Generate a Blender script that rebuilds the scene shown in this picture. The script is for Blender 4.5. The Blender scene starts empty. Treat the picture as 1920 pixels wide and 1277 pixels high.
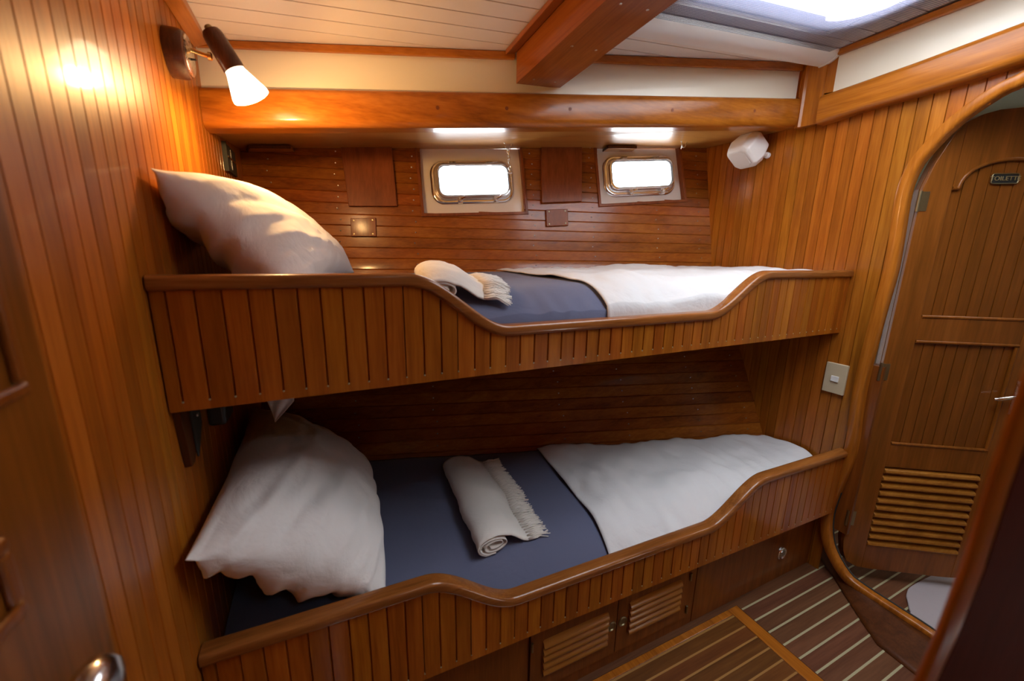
import bpy, bmesh, math, random
import numpy as np
from mathutils import Vector, Matrix, noise

random.seed(7)
SC = bpy.context.scene
COL = SC.collection
ZO = 1.25            # everything is laid out with z relative to eye level; the cabin sole is z = -1.25 -> 0

# ------------------------------------------------------------------ camera
FPX, PP = 747.0, np.array([960.0, 638.5])
def _d(v):
    a = np.array([v[0]-PP[0], v[1]-PP[1], FPX]); return a/np.linalg.norm(a)
_Y = _d((605, 467)); _X = _d((2600, 500)); _X = _X-_Y*(_X@_Y); _X /= np.linalg.norm(_X)
_Z = np.cross(_X, _Y)
if _Z[1] > 0: _Z = -_Z
RM = np.stack([_X, _Y, _Z])
EYE = np.array([0.25816, -0.81327, 0.0])
cam = bpy.data.cameras.new('camera'); camo = bpy.data.objects.new('camera', cam); COL.objects.link(camo)
cam.sensor_width = 36.0; cam.lens = FPX/1920*36.0; cam.clip_start = 0.02
r_, u_, b_ = RM[:, 0], -RM[:, 1], -RM[:, 2]
camo.matrix_world = Matrix(((r_[0], u_[0], b_[0], EYE[0]), (r_[1], u_[1], b_[1], EYE[1]), (r_[2], u_[2], b_[2], EYE[2]+ZO), (0, 0, 0, 1)))
cam.dof.use_dof = True; cam.dof.focus_distance = 1.45; cam.dof.aperture_fstop = 2.8
SC.camera = camo

# ------------------------------------------------------------------ world, lights, exposure
W = bpy.data.worlds.new('sky'); SC.world = W; W.use_nodes = True
W.node_tree.nodes['Background'].inputs[0].default_value = (0.93, 0.97, 1.0, 1)
W.node_tree.nodes['Background'].inputs[1].default_value = 13.8
SC.view_settings.view_transform = 'Standard'; SC.view_settings.look = 'None'
SC.view_settings.gamma = 1; SC.view_settings.exposure = 0.0; SC.view_settings.use_curve_mapping = False
SC.cycles.use_denoising = True
SC.cycles.max_bounces = 10; SC.cycles.diffuse_bounces = 6; SC.cycles.glossy_bounces = 5; SC.cycles.transparent_max_bounces = 12
SC.cycles.sample_clamp_indirect = 6.0; SC.cycles.caustics_reflective = False; SC.cycles.caustics_refractive = False

def area(name, loc, direction, sx, sy, energy=0, color=(1, 1, 1), portal=False):
    l = bpy.data.lights.new(name, 'AREA'); l.shape = 'RECTANGLE'; l.size = sx; l.size_y = sy
    l.energy = energy; l.color = color
    if portal: l.cycles.is_portal = True
    o = bpy.data.objects.new(name, l); COL.objects.link(o)
    o.location = (loc[0], loc[1], loc[2]+ZO)
    o.rotation_euler = Vector(direction).to_track_quat('-Z', 'Y').to_euler()
    return o
area('hatch_portal', (1.43, -0.475, 0.86), (0, 0, -1), 0.78, 1.09, portal=True)
area('added_skylight_portal', (0.60, -1.47, 0.76), (0, 0, -1), 0.28, 0.28, portal=True)  # added skylight behind the viewer, brings daylight to the near side of the bunks
area('porthole_portal', (0.87, 1.02, 0.30), (-0.22, -0.93, -0.25), 0.42, 0.22, portal=True)
area('porthole_portal', (1.64, 0.86, 0.36), (-0.22, -0.93, -0.25), 0.42, 0.22, portal=True)
area('toilet_portal', (2.75, -0.6, 0.62), (0, 0, -1), 0.36, 0.36, portal=True)

# ------------------------------------------------------------------ pixel -> place helpers
def ray(u, v): return RM@np.array([u-PP[0], v-PP[1], FPX])
def at(u, v, axis, val):
    r = ray(u, v); return EYE+r*((val-EYE[axis])/r[axis])
def atp(u, v, p0, n):
    r = ray(u, v); n = np.array(n); return EYE+r*(((np.array(p0)-EYE)@n)/(r@n))
def unit(v):
    v = np.array(v, float); return v/np.linalg.norm(v)
def lerp(a, b, t): return a+(b-a)*t
def sstep(x):
    x = min(1.0, max(0.0, x)); return x*x*(3-2*x)
def nz(x, y, z=0.0): return noise.noise(Vector((x, y, z)))

# ------------------------------------------------------------------ mesh builder
class MB:
    def __init__(s): s.v = []; s.f = []; s.m = []
    def add(s, vs, fs, m=0):
        b = len(s.v); s.v += [tuple(map(float, p)) for p in vs]
        s.f += [tuple(b+i for i in f) for f in fs]; s.m += [m]*len(fs)
    def hexa(s, p, m=0):      # p: bottom 4 then top 4
        s.add(p, [(3, 2, 1, 0), (4, 5, 6, 7), (0, 1, 5, 4), (1, 2, 6, 5), (2, 3, 7, 6), (3, 0, 4, 7)], m)
    def box(s, x0, x1, y0, y1, z0, z1, m=0):
        s.hexa([(x0, y0, z0), (x1, y0, z0), (x1, y1, z0), (x0, y1, z0), (x0, y0, z1), (x1, y0, z1), (x1, y1, z1), (x0, y1, z1)], m)
    def obox(s, c, ax, ay, az, m=0):   # half-axes
        c, ax, ay, az = map(np.array, (c, ax, ay, az))
        s.hexa([c-ax-ay-az, c+ax-ay-az, c+ax+ay-az, c-ax+ay-az, c-ax-ay+az, c+ax-ay+az, c+ax+ay+az, c-ax+ay+az], m)
    def loft(s, rings, closed=True, caps=True, m=0, loop=False):
        n = len(rings[0]); vs = [p for r in rings for p in r]; fs = []
        R = len(rings)
        for i in range(R if loop else R-1):
            a, b = i*n, ((i+1) % R)*n
            for j in range(n if closed else n-1):
                k = (j+1) % n; fs.append((a+j, a+k, b+k, b+j))
        if caps and closed and not loop:
            fs.append(tuple(range(n))[::-1]); fs.append(tuple((R-1)*n+j for j in range(n)))
        s.add(vs, fs, m)
    def tube(s, pts, r, n=10, m=0, loop=False):
        pts = [np.array(p, float) for p in pts]; rings = []; up = None; N = len(pts)
        for i, p in enumerate(pts):
            if loop: t = unit(pts[(i+1) % N]-pts[i-1])
            else: t = unit(pts[min(i+1, N-1)]-pts[max(i-1, 0)])
            if up is None: up = np.array([0, 0, 1.0]) if abs(t[2]) < .9 else np.array([1.0, 0, 0])
            a = unit(np.cross(t, up)); up = np.cross(a, t)
            rr = r[i] if hasattr(r, '__len__') else r
            rings.append([p+rr*(math.cos(q)*a+math.sin(q)*up) for q in [2*math.pi*k/n for k in range(n)]])
        s.loft(rings, True, True, m, loop)
    def lathe(s, o, d, prof, n=28, m=0):
        o = np.array(o, float); d = unit(d); a = unit(np.cross(d, [0, 0, 1] if abs(d[2]) < .9 else [1, 0, 0])); b = np.cross(d, a)
        s.loft([[o+d*h+max(r, 1e-4)*(math.cos(q)*a+math.sin(q)*b) for q in [2*math.pi*k/n for k in range(n)]] for h, r in prof], True, True, m)
    def grid(s, P, m=0):
        R, C = len(P), len(P[0])
        s.add([p for r in P for p in r], [(i*C+j, i*C+j+1, (i+1)*C+j+1, (i+1)*C+j) for i in range(R-1) for j in range(C-1)], m)
    def prism(s, poly, off, m=0):
        off = np.array(off, float); n = len(poly)
        s.loft([[np.array(p, float) for p in poly], [np.array(p, float)+off for p in poly]], True, True, m)
    def build(s, name, mats, parent=None, smooth=None, bevel=0, segs=2, sub=0, solid=0, label=None, cat=None, group=None, kind=None, fix=True):
        me = bpy.data.meshes.new(name)
        me.from_pydata([(x, y, z+ZO) for x, y, z in s.v], [], s.f)
        if not isinstance(mats, (list, tuple)): mats = [mats]
        for k in mats: me.materials.append(k)
        me.polygons.foreach_set('material_index', s.m)
        if fix:
            bm = bmesh.new(); bm.from_mesh(me); bmesh.ops.recalc_face_normals(bm, faces=bm.faces); bm.to_mesh(me); bm.free()
        o = bpy.data.objects.new(name, me); COL.objects.link(o)
        if smooth is not None:
            me.polygons.foreach_set('use_smooth', [True]*len(me.polygons))
            if smooth < 179: me.set_sharp_from_angle(angle=math.radians(smooth))
        if solid:
            q = o.modifiers.new('solid', 'SOLIDIFY'); q.thickness = solid; q.offset = 0
        if bevel:
            q = o.modifiers.new('bevel', 'BEVEL'); q.width = bevel; q.segments = segs; q.limit_method = 'ANGLE'
        if sub:
            q = o.modifiers.new('sub', 'SUBSURF'); q.levels = sub; q.render_levels = sub
        if parent is not None:
            o.parent = parent; w = WORLD[parent.name]; o.location = (-w[0], -w[1], -w[2])
        else: pass
        WORLD[o.name] = (0, 0, 0)
        tag(o, label, cat, group, kind)
        return o
WORLD = {}
def tag(o, label=None, cat=None, group=None, kind=None):
    if label: o['label'] = label
    if cat: o['category'] = cat
    if group: o['group'] = group
    if kind: o['kind'] = kind
def empty(name, loc, label=None, cat=None, group=None, kind=None):
    o = bpy.data.objects.new(name, None); COL.objects.link(o); o.empty_display_size = .05
    o.location = (loc[0], loc[1], loc[2]+ZO); WORLD[o.name] = tuple(o.location)
    tag(o, label, cat, group, kind); return o

# ------------------------------------------------------------------ materials
def newmat(name):
    m = bpy.data.materials.new(name); m.use_nodes = True
    nt = m.node_tree; return m, nt, nt.nodes['Principled BSDF']
def wood(name, grain='z', plank=None, spacing=.0367, phase=0.0, dark=(.23, .064, .006), mid=(.39, .120, .010), light=(.52, .18, .020), var=.16, rough=.32, coat=.4, fine=1.0):
    m, nt, bs = newmat(name); N, L = nt.nodes, nt.links
    tc = N.new('ShaderNodeTexCoord'); sep = N.new('ShaderNodeSeparateXYZ'); L.new(tc.outputs['Object'], sep.inputs[0])
    rnd = None
    if plank:
        a = N.new('ShaderNodeMath'); a.operation = 'SUBTRACT'; L.new(sep.outputs[plank.upper()], a.inputs[0]); a.inputs[1].default_value = phase+(ZO if plank == 'z' else 0)
        d = N.new('ShaderNodeMath'); d.operation = 'DIVIDE'; L.new(a.outputs[0], d.inputs[0]); d.inputs[1].default_value = spacing
        fl = N.new('ShaderNodeMath'); fl.operation = 'FLOOR'; L.new(d.outputs[0], fl.inputs[0])
        wn = N.new('ShaderNodeTexWhiteNoise'); wn.noise_dimensions = '1D'; L.new(fl.outputs[0], wn.inputs['W']); rnd = wn.outputs['Value']
    mp = N.new('ShaderNodeMapping'); L.new(tc.outputs['Object'], mp.inputs['Vector'])
    sc = {'x': (1.6, 26, 26), 'y': (26, 1.6, 26), 'z': (26, 26, 1.6)}[grain]
    mp.inputs['Scale'].default_value = [k*fine for k in sc]
    if rnd is not None:
        cmb = N.new('ShaderNodeCombineXYZ'); mu = N.new('ShaderNodeMath'); mu.operation = 'MULTIPLY'; L.new(rnd, mu.inputs[0]); mu.inputs[1].default_value = 37.0
        for k in range(3): L.new(mu.outputs[0], cmb.inputs[k])
        L.new(cmb.outputs[0], mp.inputs['Location'])
    n1 = N.new('ShaderNodeTexNoise'); n1.inputs['Scale'].default_value = 1.0; n1.inputs['Detail'].default_value = 4; n1.inputs['Roughness'].default_value = .6; n1.inputs['Distortion'].default_value = .6
    L.new(mp.outputs[0], n1.inputs['Vector'])
    mp2 = N.new('ShaderNodeMapping'); L.new(tc.outputs['Object'], mp2.inputs['Vector']); mp2.inputs['Scale'].default_value = [k*7*fine for k in sc]
    n2 = N.new('ShaderNodeTexNoise'); n2.inputs['Scale'].default_value = 1.0; n2.inputs['Detail'].default_value = 2; L.new(mp2.outputs[0], n2.inputs['Vector'])
    mx = N.new('ShaderNodeMix'); mx.inputs[0].default_value = .32; L.new(n1.outputs['Fac'], mx.inputs[2]); L.new(n2.outputs['Fac'], mx.inputs[3])
    cr = N.new('ShaderNodeValToRGB'); e = cr.color_ramp.elements
    e[0].position = .30; e[0].color = (*dark, 1); e[1].position = .70; e[1].color = (*light, 1)
    q = e.new(.5); q.color = (*mid, 1); L.new(mx.outputs[0], cr.inputs[0])
    col = cr.outputs[0]
    if rnd is not None:
        hs = N.new('ShaderNodeHueSaturation'); L.new(col, hs.inputs['Color'])
        mr = N.new('ShaderNodeMapRange'); mr.inputs[3].default_value = 1-var; mr.inputs[4].default_value = 1+var*.8; L.new(rnd, mr.inputs[0]); L.new(mr.outputs[0], hs.inputs['Value'])
        mr2 = N.new('ShaderNodeMapRange'); mr2.inputs[3].default_value = .494; mr2.inputs[4].default_value = .505
        wn2 = N.new('ShaderNodeTexWhiteNoise'); wn2.noise_dimensions = '1D'; ad = N.new('ShaderNodeMath'); ad.inputs[1].default_value = 91.7; L.new(fl.outputs[0], ad.inputs[0]); L.new(ad.outputs[0], wn2.inputs['W'])
        L.new(wn2.outputs['Value'], mr2.inputs[0]); L.new(mr2.outputs[0], hs.inputs['Hue']); col = hs.outputs[0]
    L.new(col, bs.inputs['Base Color'])
    bs.inputs['Roughness'].default_value = rough; bs.inputs['Coat Weight'].default_value = coat; bs.inputs['Coat Roughness'].default_value = .14; bs.inputs['Specular IOR Level'].default_value = .18
    bp = N.new('ShaderNodeBump'); bp.inputs['Strength'].default_value = .06; bp.inputs['Distance'].default_value = .002; L.new(n2.outputs['Fac'], bp.inputs['Height']); L.new(bp.outputs[0], bs.inputs['Normal'])
    return m
def plain(name, col, rough=.5, metal=0, coat=0, bump=0, bscale=200, emit=0, ecol=None, spec=.5, sheen=0):
    m, nt, bs = newmat(name); bs.inputs['Base Color'].default_value = (*col, 1); bs.inputs['Roughness'].default_value = rough
    bs.inputs['Metallic'].default_value = metal; bs.inputs['Coat Weight'].default_value = coat; bs.inputs['Specular IOR Level'].default_value = spec
    N, L = nt.nodes, nt.links
    tc = N.new('ShaderNodeTexCoord'); n = N.new('ShaderNodeTexNoise'); n.inputs['Scale'].default_value = bscale; n.inputs['Detail'].default_value = 3; L.new(tc.outputs['Object'], n.inputs['Vector'])
    mr = N.new('ShaderNodeMapRange'); mr.inputs[3].default_value = max(0.02, rough-.05); mr.inputs[4].default_value = min(1, rough+.05); L.new(n.outputs['Fac'], mr.inputs[0]); L.new(mr.outputs[0], bs.inputs['Roughness'])
    if bump:
        bp = N.new('ShaderNodeBump'); bp.inputs['Strength'].default_value = bump; bp.inputs['Distance'].default_value = .002; L.new(n.outputs['Fac'], bp.inputs['Height']); L.new(bp.outputs[0], bs.inputs['Normal'])
    if emit: bs.inputs['Emission Color'].default_value = (*(ecol or col), 1); bs.inputs['Emission Strength'].default_value = emit
    if sheen: bs.inputs['Sheen Weight'].default_value = sheen
    return m
def cloth(name, col, wr=.35, scale=7.0):
    m, nt, bs = newmat(name); N, L = nt.nodes, nt.links
    bs.inputs['Base Color'].default_value = (*col, 1); bs.inputs['Roughness'].default_value = .85; bs.inputs['Sheen Weight'].default_value = .15; bs.inputs['Specular IOR Level'].default_value = .25
    tc = N.new('ShaderNodeTexCoord'); n = N.new('ShaderNodeTexNoise'); n.inputs['Scale'].default_value = scale; n.inputs['Detail'].default_value = 5; n.inputs['Distortion'].default_value = .45; L.new(tc.outputs['Object'], n.inputs['Vector'])
    ms = N.new('ShaderNodeTexNoise'); ms.inputs['Scale'].default_value = 900; L.new(tc.outputs['Object'], ms.inputs['Vector'])
    b1 = N.new('ShaderNodeBump'); b1.inputs['Strength'].default_value = wr; b1.inputs['Distance'].default_value = .02; L.new(n.outputs['Fac'], b1.inputs['Height'])
    b2 = N.new('ShaderNodeBump'); b2.inputs['Strength'].default_value = .15; b2.inputs['Distance'].default_value = .001; L.new(ms.outputs['Fac'], b2.inputs['Height']); L.new(b1.outputs[0], b2.inputs['Normal']); L.new(b2.outputs[0], bs.inputs['Normal'])
    return m
SP = .0367
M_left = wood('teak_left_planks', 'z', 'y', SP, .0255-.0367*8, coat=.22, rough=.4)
M_right = wood('teak_right_planks', 'z', 'y', SP, .0245)
M_board = wood('teak_board_planks', 'z', 'x', .0375, .0225, var=.17, dark=(.22, .052, .004), mid=(.38, .110, .008), light=(.50, .168, .016))
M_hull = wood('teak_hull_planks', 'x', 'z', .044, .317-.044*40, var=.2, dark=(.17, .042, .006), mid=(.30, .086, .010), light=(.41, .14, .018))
M_x = wood('teak_along', 'x'); M_y = wood('teak_across', 'y'); M_z = wood('teak_upright', 'z')
M_beam = wood('teak_beam', 'y', dark=(.17, .040, .007), mid=(.28, .075, .013), light=(.37, .115, .022))
M_rail = wood('teak_rail', 'x', dark=(.15, .045, .008), mid=(.28, .092, .018), light=(.40, .15, .035), fine=1.6, coat=.6)
M_ply = wood('varnished_plywood', 'x', dark=(.40, .16, .032), mid=(.50, .22, .05), light=(.58, .28, .07), rough=.3, coat=.4)
M_panel = wood('mahogany_panel', 'z', dark=(.16, .042, .012), mid=(.24, .068, .019), light=(.31, .095, .028), rough=.42, coat=.12)
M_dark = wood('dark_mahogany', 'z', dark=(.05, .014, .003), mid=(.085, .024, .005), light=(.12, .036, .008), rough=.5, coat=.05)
M_door = wood('teak_door', 'z', dark=(.13, .042, .004), mid=(.22, .067, .008), light=(.30, .098, .014), fine=.8, coat=.15)
M_doorp = wood('teak_door_planks', 'z', dark=(.14, .045, .004), mid=(.20, .060, .007), light=(.26, .084, .011), coat=.15)
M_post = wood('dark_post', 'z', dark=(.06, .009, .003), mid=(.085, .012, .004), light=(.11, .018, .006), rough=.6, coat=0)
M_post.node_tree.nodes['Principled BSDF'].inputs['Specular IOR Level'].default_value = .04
M_left.node_tree.nodes['Principled BSDF'].inputs['Coat Roughness'].default_value = .10
M_walnut = wood('dark_walnut', 'z', dark=(.05, .018, .010), mid=(.09, .034, .02), light=(.14, .055, .03), fine=2)
M_cab = wood('teak_cabinet', 'z', dark=(.12, .030, .004), mid=(.19, .052, .007), light=(.26, .08, .012))
M_slat = wood('teak_slat', 'x', dark=(.24, .085, .010), mid=(.34, .13, .017), light=(.44, .18, .028), coat=.1)
M_floor = wood('teak_sole', 'x', 'y', .0490, -.0363-.049*30, dark=(.09, .034, .015), mid=(.14, .054, .024), light=(.19, .078, .036), var=.15, rough=.5, coat=.08)
M_floor2 = wood('teak_sole_lid', 'x', 'y', .0425, -.0913-.0425*30, dark=(.085, .026, .004), mid=(.135, .044, .007), light=(.18, .064, .012), var=.1, rough=.5, coat=.08)
M_holly_glint = plain('holly_strip_and_glint', (.42, .38, .22), .5)
M_holly2 = plain('amber_strip', (.33, .155, .03), .5)
M_white = plain('white_paint', (.88, .85, .80), .38, coat=.2)
M_ceil = plain('ceiling_white', (.78, .72, .67), .42)
M_cream = plain('cream_paint', (.84, .80, .66), .3, coat=.3)
M_plastic = plain('white_plastic', (.80, .79, .76), .35)
M_blind = plain('blind_case_white', (.80, .80, .79), .3, coat=.2)
M_beige = plain('beige_plastic', (.56, .46, .30), .4)
M_chrome = plain('polished_chrome', (.86, .86, .86), .2, metal=1)
M_steel = plain('worn_steel', (.55, .53, .50), .28, metal=1)
M_brass = plain('brass', (.70, .48, .20), .25, metal=1)
M_agebrass = plain('aged_brass', (.30, .25, .14), .4, metal=1)
M_black = plain('black_plastic', (.018, .018, .017), .4)
M_grey = plain('dark_grey_metal', (.03, .035, .03), .6)
M_gasket = plain('rubber_gasket', (.03, .03, .03), .6)
M_blue = cloth('blue_grey_cotton', (.125, .14, .225), .3, 6)
M_sheet = cloth('white_cotton_sheet', (.74, .745, .75), .75, 5)
M_pill = cloth('white_pillowcase', (.86, .85, .83), .6, 8)
M_towel = cloth('cream_towel', (.76, .73, .68), .3, 14)
M_fringe = plain('towel_fringe', (.78, .74, .68), .9)
M_mat = cloth('grey_mat', (.42, .37, .38), .3, 20)
M_lino = plain('toilet_white', (.62, .66, .58), .4)
M_bluep = plain('blue_label', (.03, .12, .28), .4)
M_pale = plain('pale_carton', (.62, .60, .55), .5)
M_shade = plain('lit_glass_shade', (1, .93, .8), .3, emit=14, ecol=(1.0, .80, .52))
M_gold = plain('sign_letters', (.62, .50, .25), .35, metal=.8)
# clear glass (thin pane: lets light straight through, reflects a little)
M_glass = bpy.data.materials.new('clear_pane'); M_glass.use_nodes = True
nt = M_glass.node_tree; nt.nodes.clear()
_o = nt.nodes.new('ShaderNodeOutputMaterial'); _m = nt.nodes.new('ShaderNodeMixShader'); _t = nt.nodes.new('ShaderNodeBsdfTransparent'); _g = nt.nodes.new('ShaderNodeBsdfGlossy'); _f = nt.nodes.new('ShaderNodeFresnel')
_g.inputs['Roughness'].default_value = .03; nt.links.new(_f.outputs[0], _m.inputs[0]); nt.links.new(_t.outputs[0], _m.inputs[1]); nt.links.new(_g.outputs[0], _m.inputs[2]); nt.links.new(_m.outputs[0], _o.inputs[0])
# insect screen: fine woven mesh
M_mesh = bpy.data.materials.new('insect_screen'); M_mesh.use_nodes = True
nt = M_mesh.node_tree; nt.nodes.clear(); N, L = nt.nodes, nt.links
_o = N.new('ShaderNodeOutputMaterial'); _m = N.new('ShaderNodeMixShader'); _t = N.new('ShaderNodeBsdfTransparent'); _d2 = N.new('ShaderNodeAddShader'); _da = N.new('ShaderNodeBsdfDiffuse'); _da.inputs[0].default_value = (.05, .055, .09, 1); _db = N.new('ShaderNodeBsdfTranslucent'); _db.inputs[0].default_value = (.12, .13, .19, 1); L.new(_da.outputs[0], _d2.inputs[0]); L.new(_db.outputs[0], _d2.inputs[1])
_tc = N.new('ShaderNodeTexCoord'); _w = N.new('ShaderNodeTexWave'); _w.inputs['Scale'].default_value = 55; _w.bands_direction = 'X'; _w2 = N.new('ShaderNodeTexWave'); _w2.inputs['Scale'].default_value = 55; _w2.bands_direction = 'Y'
_mx = N.new('ShaderNodeMath'); _mx.operation = 'MAXIMUM'
L.new(_tc.outputs['Object'], _w.inputs['Vector']); L.new(_tc.outputs['Object'], _w2.inputs['Vector']); L.new(_w.outputs['Fac'], _mx.inputs[0]); L.new(_w2.outputs['Fac'], _mx.inputs[1])
_mr = N.new('ShaderNodeMapRange'); _mr.inputs[1].default_value = .3; _mr.inputs[2].default_value = 1; _mr.inputs[3].default_value = .2; _mr.inputs[4].default_value = .7; L.new(_mx.outputs[0], _mr.inputs[0])
L.new(_mr.outputs[0], _m.inputs[0]); L.new(_t.outputs[0], _m.inputs[1]); L.new(_d2.outputs[0], _m.inputs[2]); L.new(_m.outputs[0], _o.inputs[0])

# ------------------------------------------------------------------ key surfaces
RP = [(-1.25, .02), (-1.0, .11), (-.79, .215), (-.392, .40), (-.054, .589), (.5, .70), (.8, .74)]
LP = [(-1.25, .56), (-1, .70), (-.78, .81), (-.4, .96), (-.07, 1.07), (.34, 1.12), (.8, 1.15)]
def hy(x, z): # hull lining: y at x, z
    r = np.interp(z, *zip(*RP)); l = np.interp(z, *zip(*LP)); return l+(r-l)*x/2
def hull_at(u, v):
    r = ray(u, v); r = r/r[1]; lo, hi = .5, 10
    for _ in range(50):
        m = (lo+hi)/2; p = EYE+m*r
        if p[1] < hy(p[0], p[2]): lo = m
        else: hi = m
    return p
def ceil_z(x, y): return .52+.095*x-.03*(y-.6)
FLOOR = -1.25

# ================================================================== SETTING
# --- floor: teak planks with pale holly strips, sole hatch lid let in
fl = MB(); 
LID = (1.0, 1.505, -.80, -.069)
x0, x1, y0, y1 = -.6, 3.4, -2.0, 1.2
lx0, lx1, ly0, ly1 = .20, 1.535, -.80, -.064
fl.box(x0, x1, ly1, y1, FLOOR-.03, FLOOR); fl.box(x0, x1, y0, ly0, FLOOR-.03, FLOOR)
fl.box(x0, lx0, ly0, ly1, FLOOR-.03, FLOOR); fl.box(lx1, x1, ly0, ly1, FLOOR-.03, FLOOR)
for k in range(-2, 18):
    y = -.0363-.049*k
    xa = lx1 if ly0 < y < ly1 else x0
    fl.box(xa+.001, x1, y-.003, y+.003, FLOOR-.002, FLOOR+.0006, 1)
fl.build('floor', [M_floor, M_holly_glint], kind='structure')
lid = empty('floor_hatch', (lx1, ly1, FLOOR), 'teak sole hatch lid with amber strips and plain frame, before the louvred cabinet', 'floor hatch')
b = MB(); b.box(lx0+.002, lx1-.05, ly0+.002, ly1-.024, FLOOR-.02, FLOOR-.0005)
for k in range(0, 17):
    y = -.0913-.0425*k
    if y > ly0+.05: b.box(lx0+.002, lx1-.05, y-.0028, y+.0028, FLOOR-.002, FLOOR+.0002, 1)
b.build('lid_panel', [M_floor2, M_holly2], lid)
b = MB(); b.box(lx1-.048, lx1-.002, ly0+.002, ly1-.001, FLOOR-.02, FLOOR+.0005); b.box(lx0+.002, lx1-.0485, ly1-.022, ly1-.001, FLOOR-.02, FLOOR+.0003)
b.build('lid_frame', M_y, lid, bevel=.001)

# --- vertical tongue-and-groove wall on a plane x = const
def plank_wall(name, xf, out, ylist, zfun, mat, skip=None, zstep=None):
    b = MB(); g = .0015
    for ya, yb in zip(ylist[:-1], ylist[1:]):
        za, zb = zfun((ya+yb)/2)
        n = 4; ys = [ya, ya+g]+[ya+g+(yb-ya-2*g)*k/n for k in range(1, n)]+[yb-g, yb]
        zs = [za, zb] if not zstep else list(np.linspace(za, zb, max(2, int((zb-za)/zstep))))
        xs = [xf+out*.006]+[xf]*(n+1)+[xf+out*.006]
        cols = len(ys)
        vs = [(xs[j], ys[j], z) for z in zs for j in range(cols)]; fs = []
        for i in range(len(zs)-1):
            for j in range(cols-1):
                if skip and skip((ys[j]+ys[j+1])/2, (zs[i]+zs[i+1])/2): continue
                fs.append((i*cols+j, i*cols+j+1, (i+1)*cols+j+1, (i+1)*cols+j))
        b.add(vs, fs)
    return b
yl = [.0255+SP*k for k in range(-55, 33)]
b = plank_wall('wall_left', 0, -1, yl, lambda y: (FLOOR, ceil_z(0, y)+.02), M_left)
b.box(-.03, -.0045, yl[0], yl[-1], FLOOR, .62)
b.build('wall_left', M_left, kind='structure')

# door opening in the right bulkhead: inner edge in (y, z) on x = 2
pxin = [(1920, 159), (1875, 180), (1800, 232), (1746, 286), (1722, 319), (1706, 361), (1696, 420), (1681, 507), (1660, 581), (1633, 682), (1617, 757), (1603, 850), (1573, 914+12), (1560, 965), (1558, 1002), (1566, 1035), (1590, 1076), (1617, 1099), (1684, 1143), (1741, 1180)]
inn = [tuple(at(u, v, 0, 1.995)[1:]) for u, v in pxin]
cy = -.445
topn = [(-.36, inn[0][1]+.03), (cy, inn[0][1]+.045)]
left_loop = topn[::-1]+inn           # from the crown down the left jamb to the sill
bot = [(-.50, inn[-1][1]-.012), (-.62, inn[-1][1]-.02)]
right_loop = [(-.70, -1.16), (-.755, -1.08), (-.77, -.9), (-.77, .1), (-.755, .28), (-.70, .40), (-.60, .48), (-.52, inn[0][1]+.035)]
loop = left_loop+bot+right_loop
def inside(y, z, poly=loop):
    c = False; n = len(poly)
    for i in range(n):
        (ya, za), (yb, zb) = poly[i], poly[i-1]
        if (za > z) != (zb > z) and y < (yb-ya)*(z-za)/(zb-za)+ya: c = not c
    return c
yr = [.0245+SP*k for k in range(-55, 20)]
wr_skip = lambda y, z: inside(y-.008 if y > cy else y+.008, z) or (z < -1.0 and y < -.085)
b = plank_wall('wall_right', 2.0, 1, yr, lambda y: (FLOOR, ceil_z(2, y)+.02), M_right, wr_skip, .012)
b.build('wall_right', M_right, kind='structure')
# trim around the opening (profile swept along the loop)
def sweep_yz(pts, prof, closed=True):
    # pts: (y,z) polyline; prof: list of (outward offset, x)
    n = len(pts); rings = []
    c = np.mean(np.array(pts), axis=0)
    for i in range(n):
        p = np.array(pts[i]); a = np.array(pts[i-1]) if (closed or i) else p; d = np.array(pts[(i+1) % n]) if (closed or i < n-1) else p
        t = unit(d-a); nn = np.array([t[1], -t[0]])
        rings.append([(x, p[0]+nn[0]*o, p[1]+nn[1]*o) for o, x in prof])
    return rings
def smooth_loop(pts, k=4):
    P = [np.array(p) for p in pts]; n = len(P); out = []
    for i in range(n):
        p0, p1, p2, p3 = P[i-1], P[i], P[(i+1) % n], P[(i+2) % n]
        for j in range(k):
            t = j/k; out.append(tuple(.5*((2*p1)+(-p0+p2)*t+(2*p0-5*p1+4*p2-p3)*t*t+(-p0+3*p1-3*p2+p3)*t**3)))
    return out
sl = smooth_loop(loop, 3)
area2 = sum(sl[i-1][0]*sl[i][1]-sl[i][0]*sl[i-1][1] for i in range(len(sl)))
sgn = 1 if area2 > 0 else -1
prof = [(0, 2.016), (0, 1.992), (.003, 1.986), (.008, 1.983), (.025, 1.983), (.032, 1.986), (.035, 1.995), (.035, 2.005), (.035, 2.016)]
b = MB(); b.loft(sweep_yz(sl, [(o*sgn, x) for o, x in prof]), True, False, loop=True)
b.build('trim_1', M_z, kind='structure', smooth=40)
# dark gasket on the inside of the opening
prof = [(0.001, 2.008), (-.0025, 2.008), (-.0025, 2.014), (.001, 2.014)]
lowp = [i for i, p in enumerate(sl) if p[1] < -.86]
full = sweep_yz(sl, [(o*sgn, x) for o, x in prof]); b = MB(); b.loft([full[i] for i in lowp])
b.build('trim_2', M_gasket, kind='structure', smooth=40)
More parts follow.
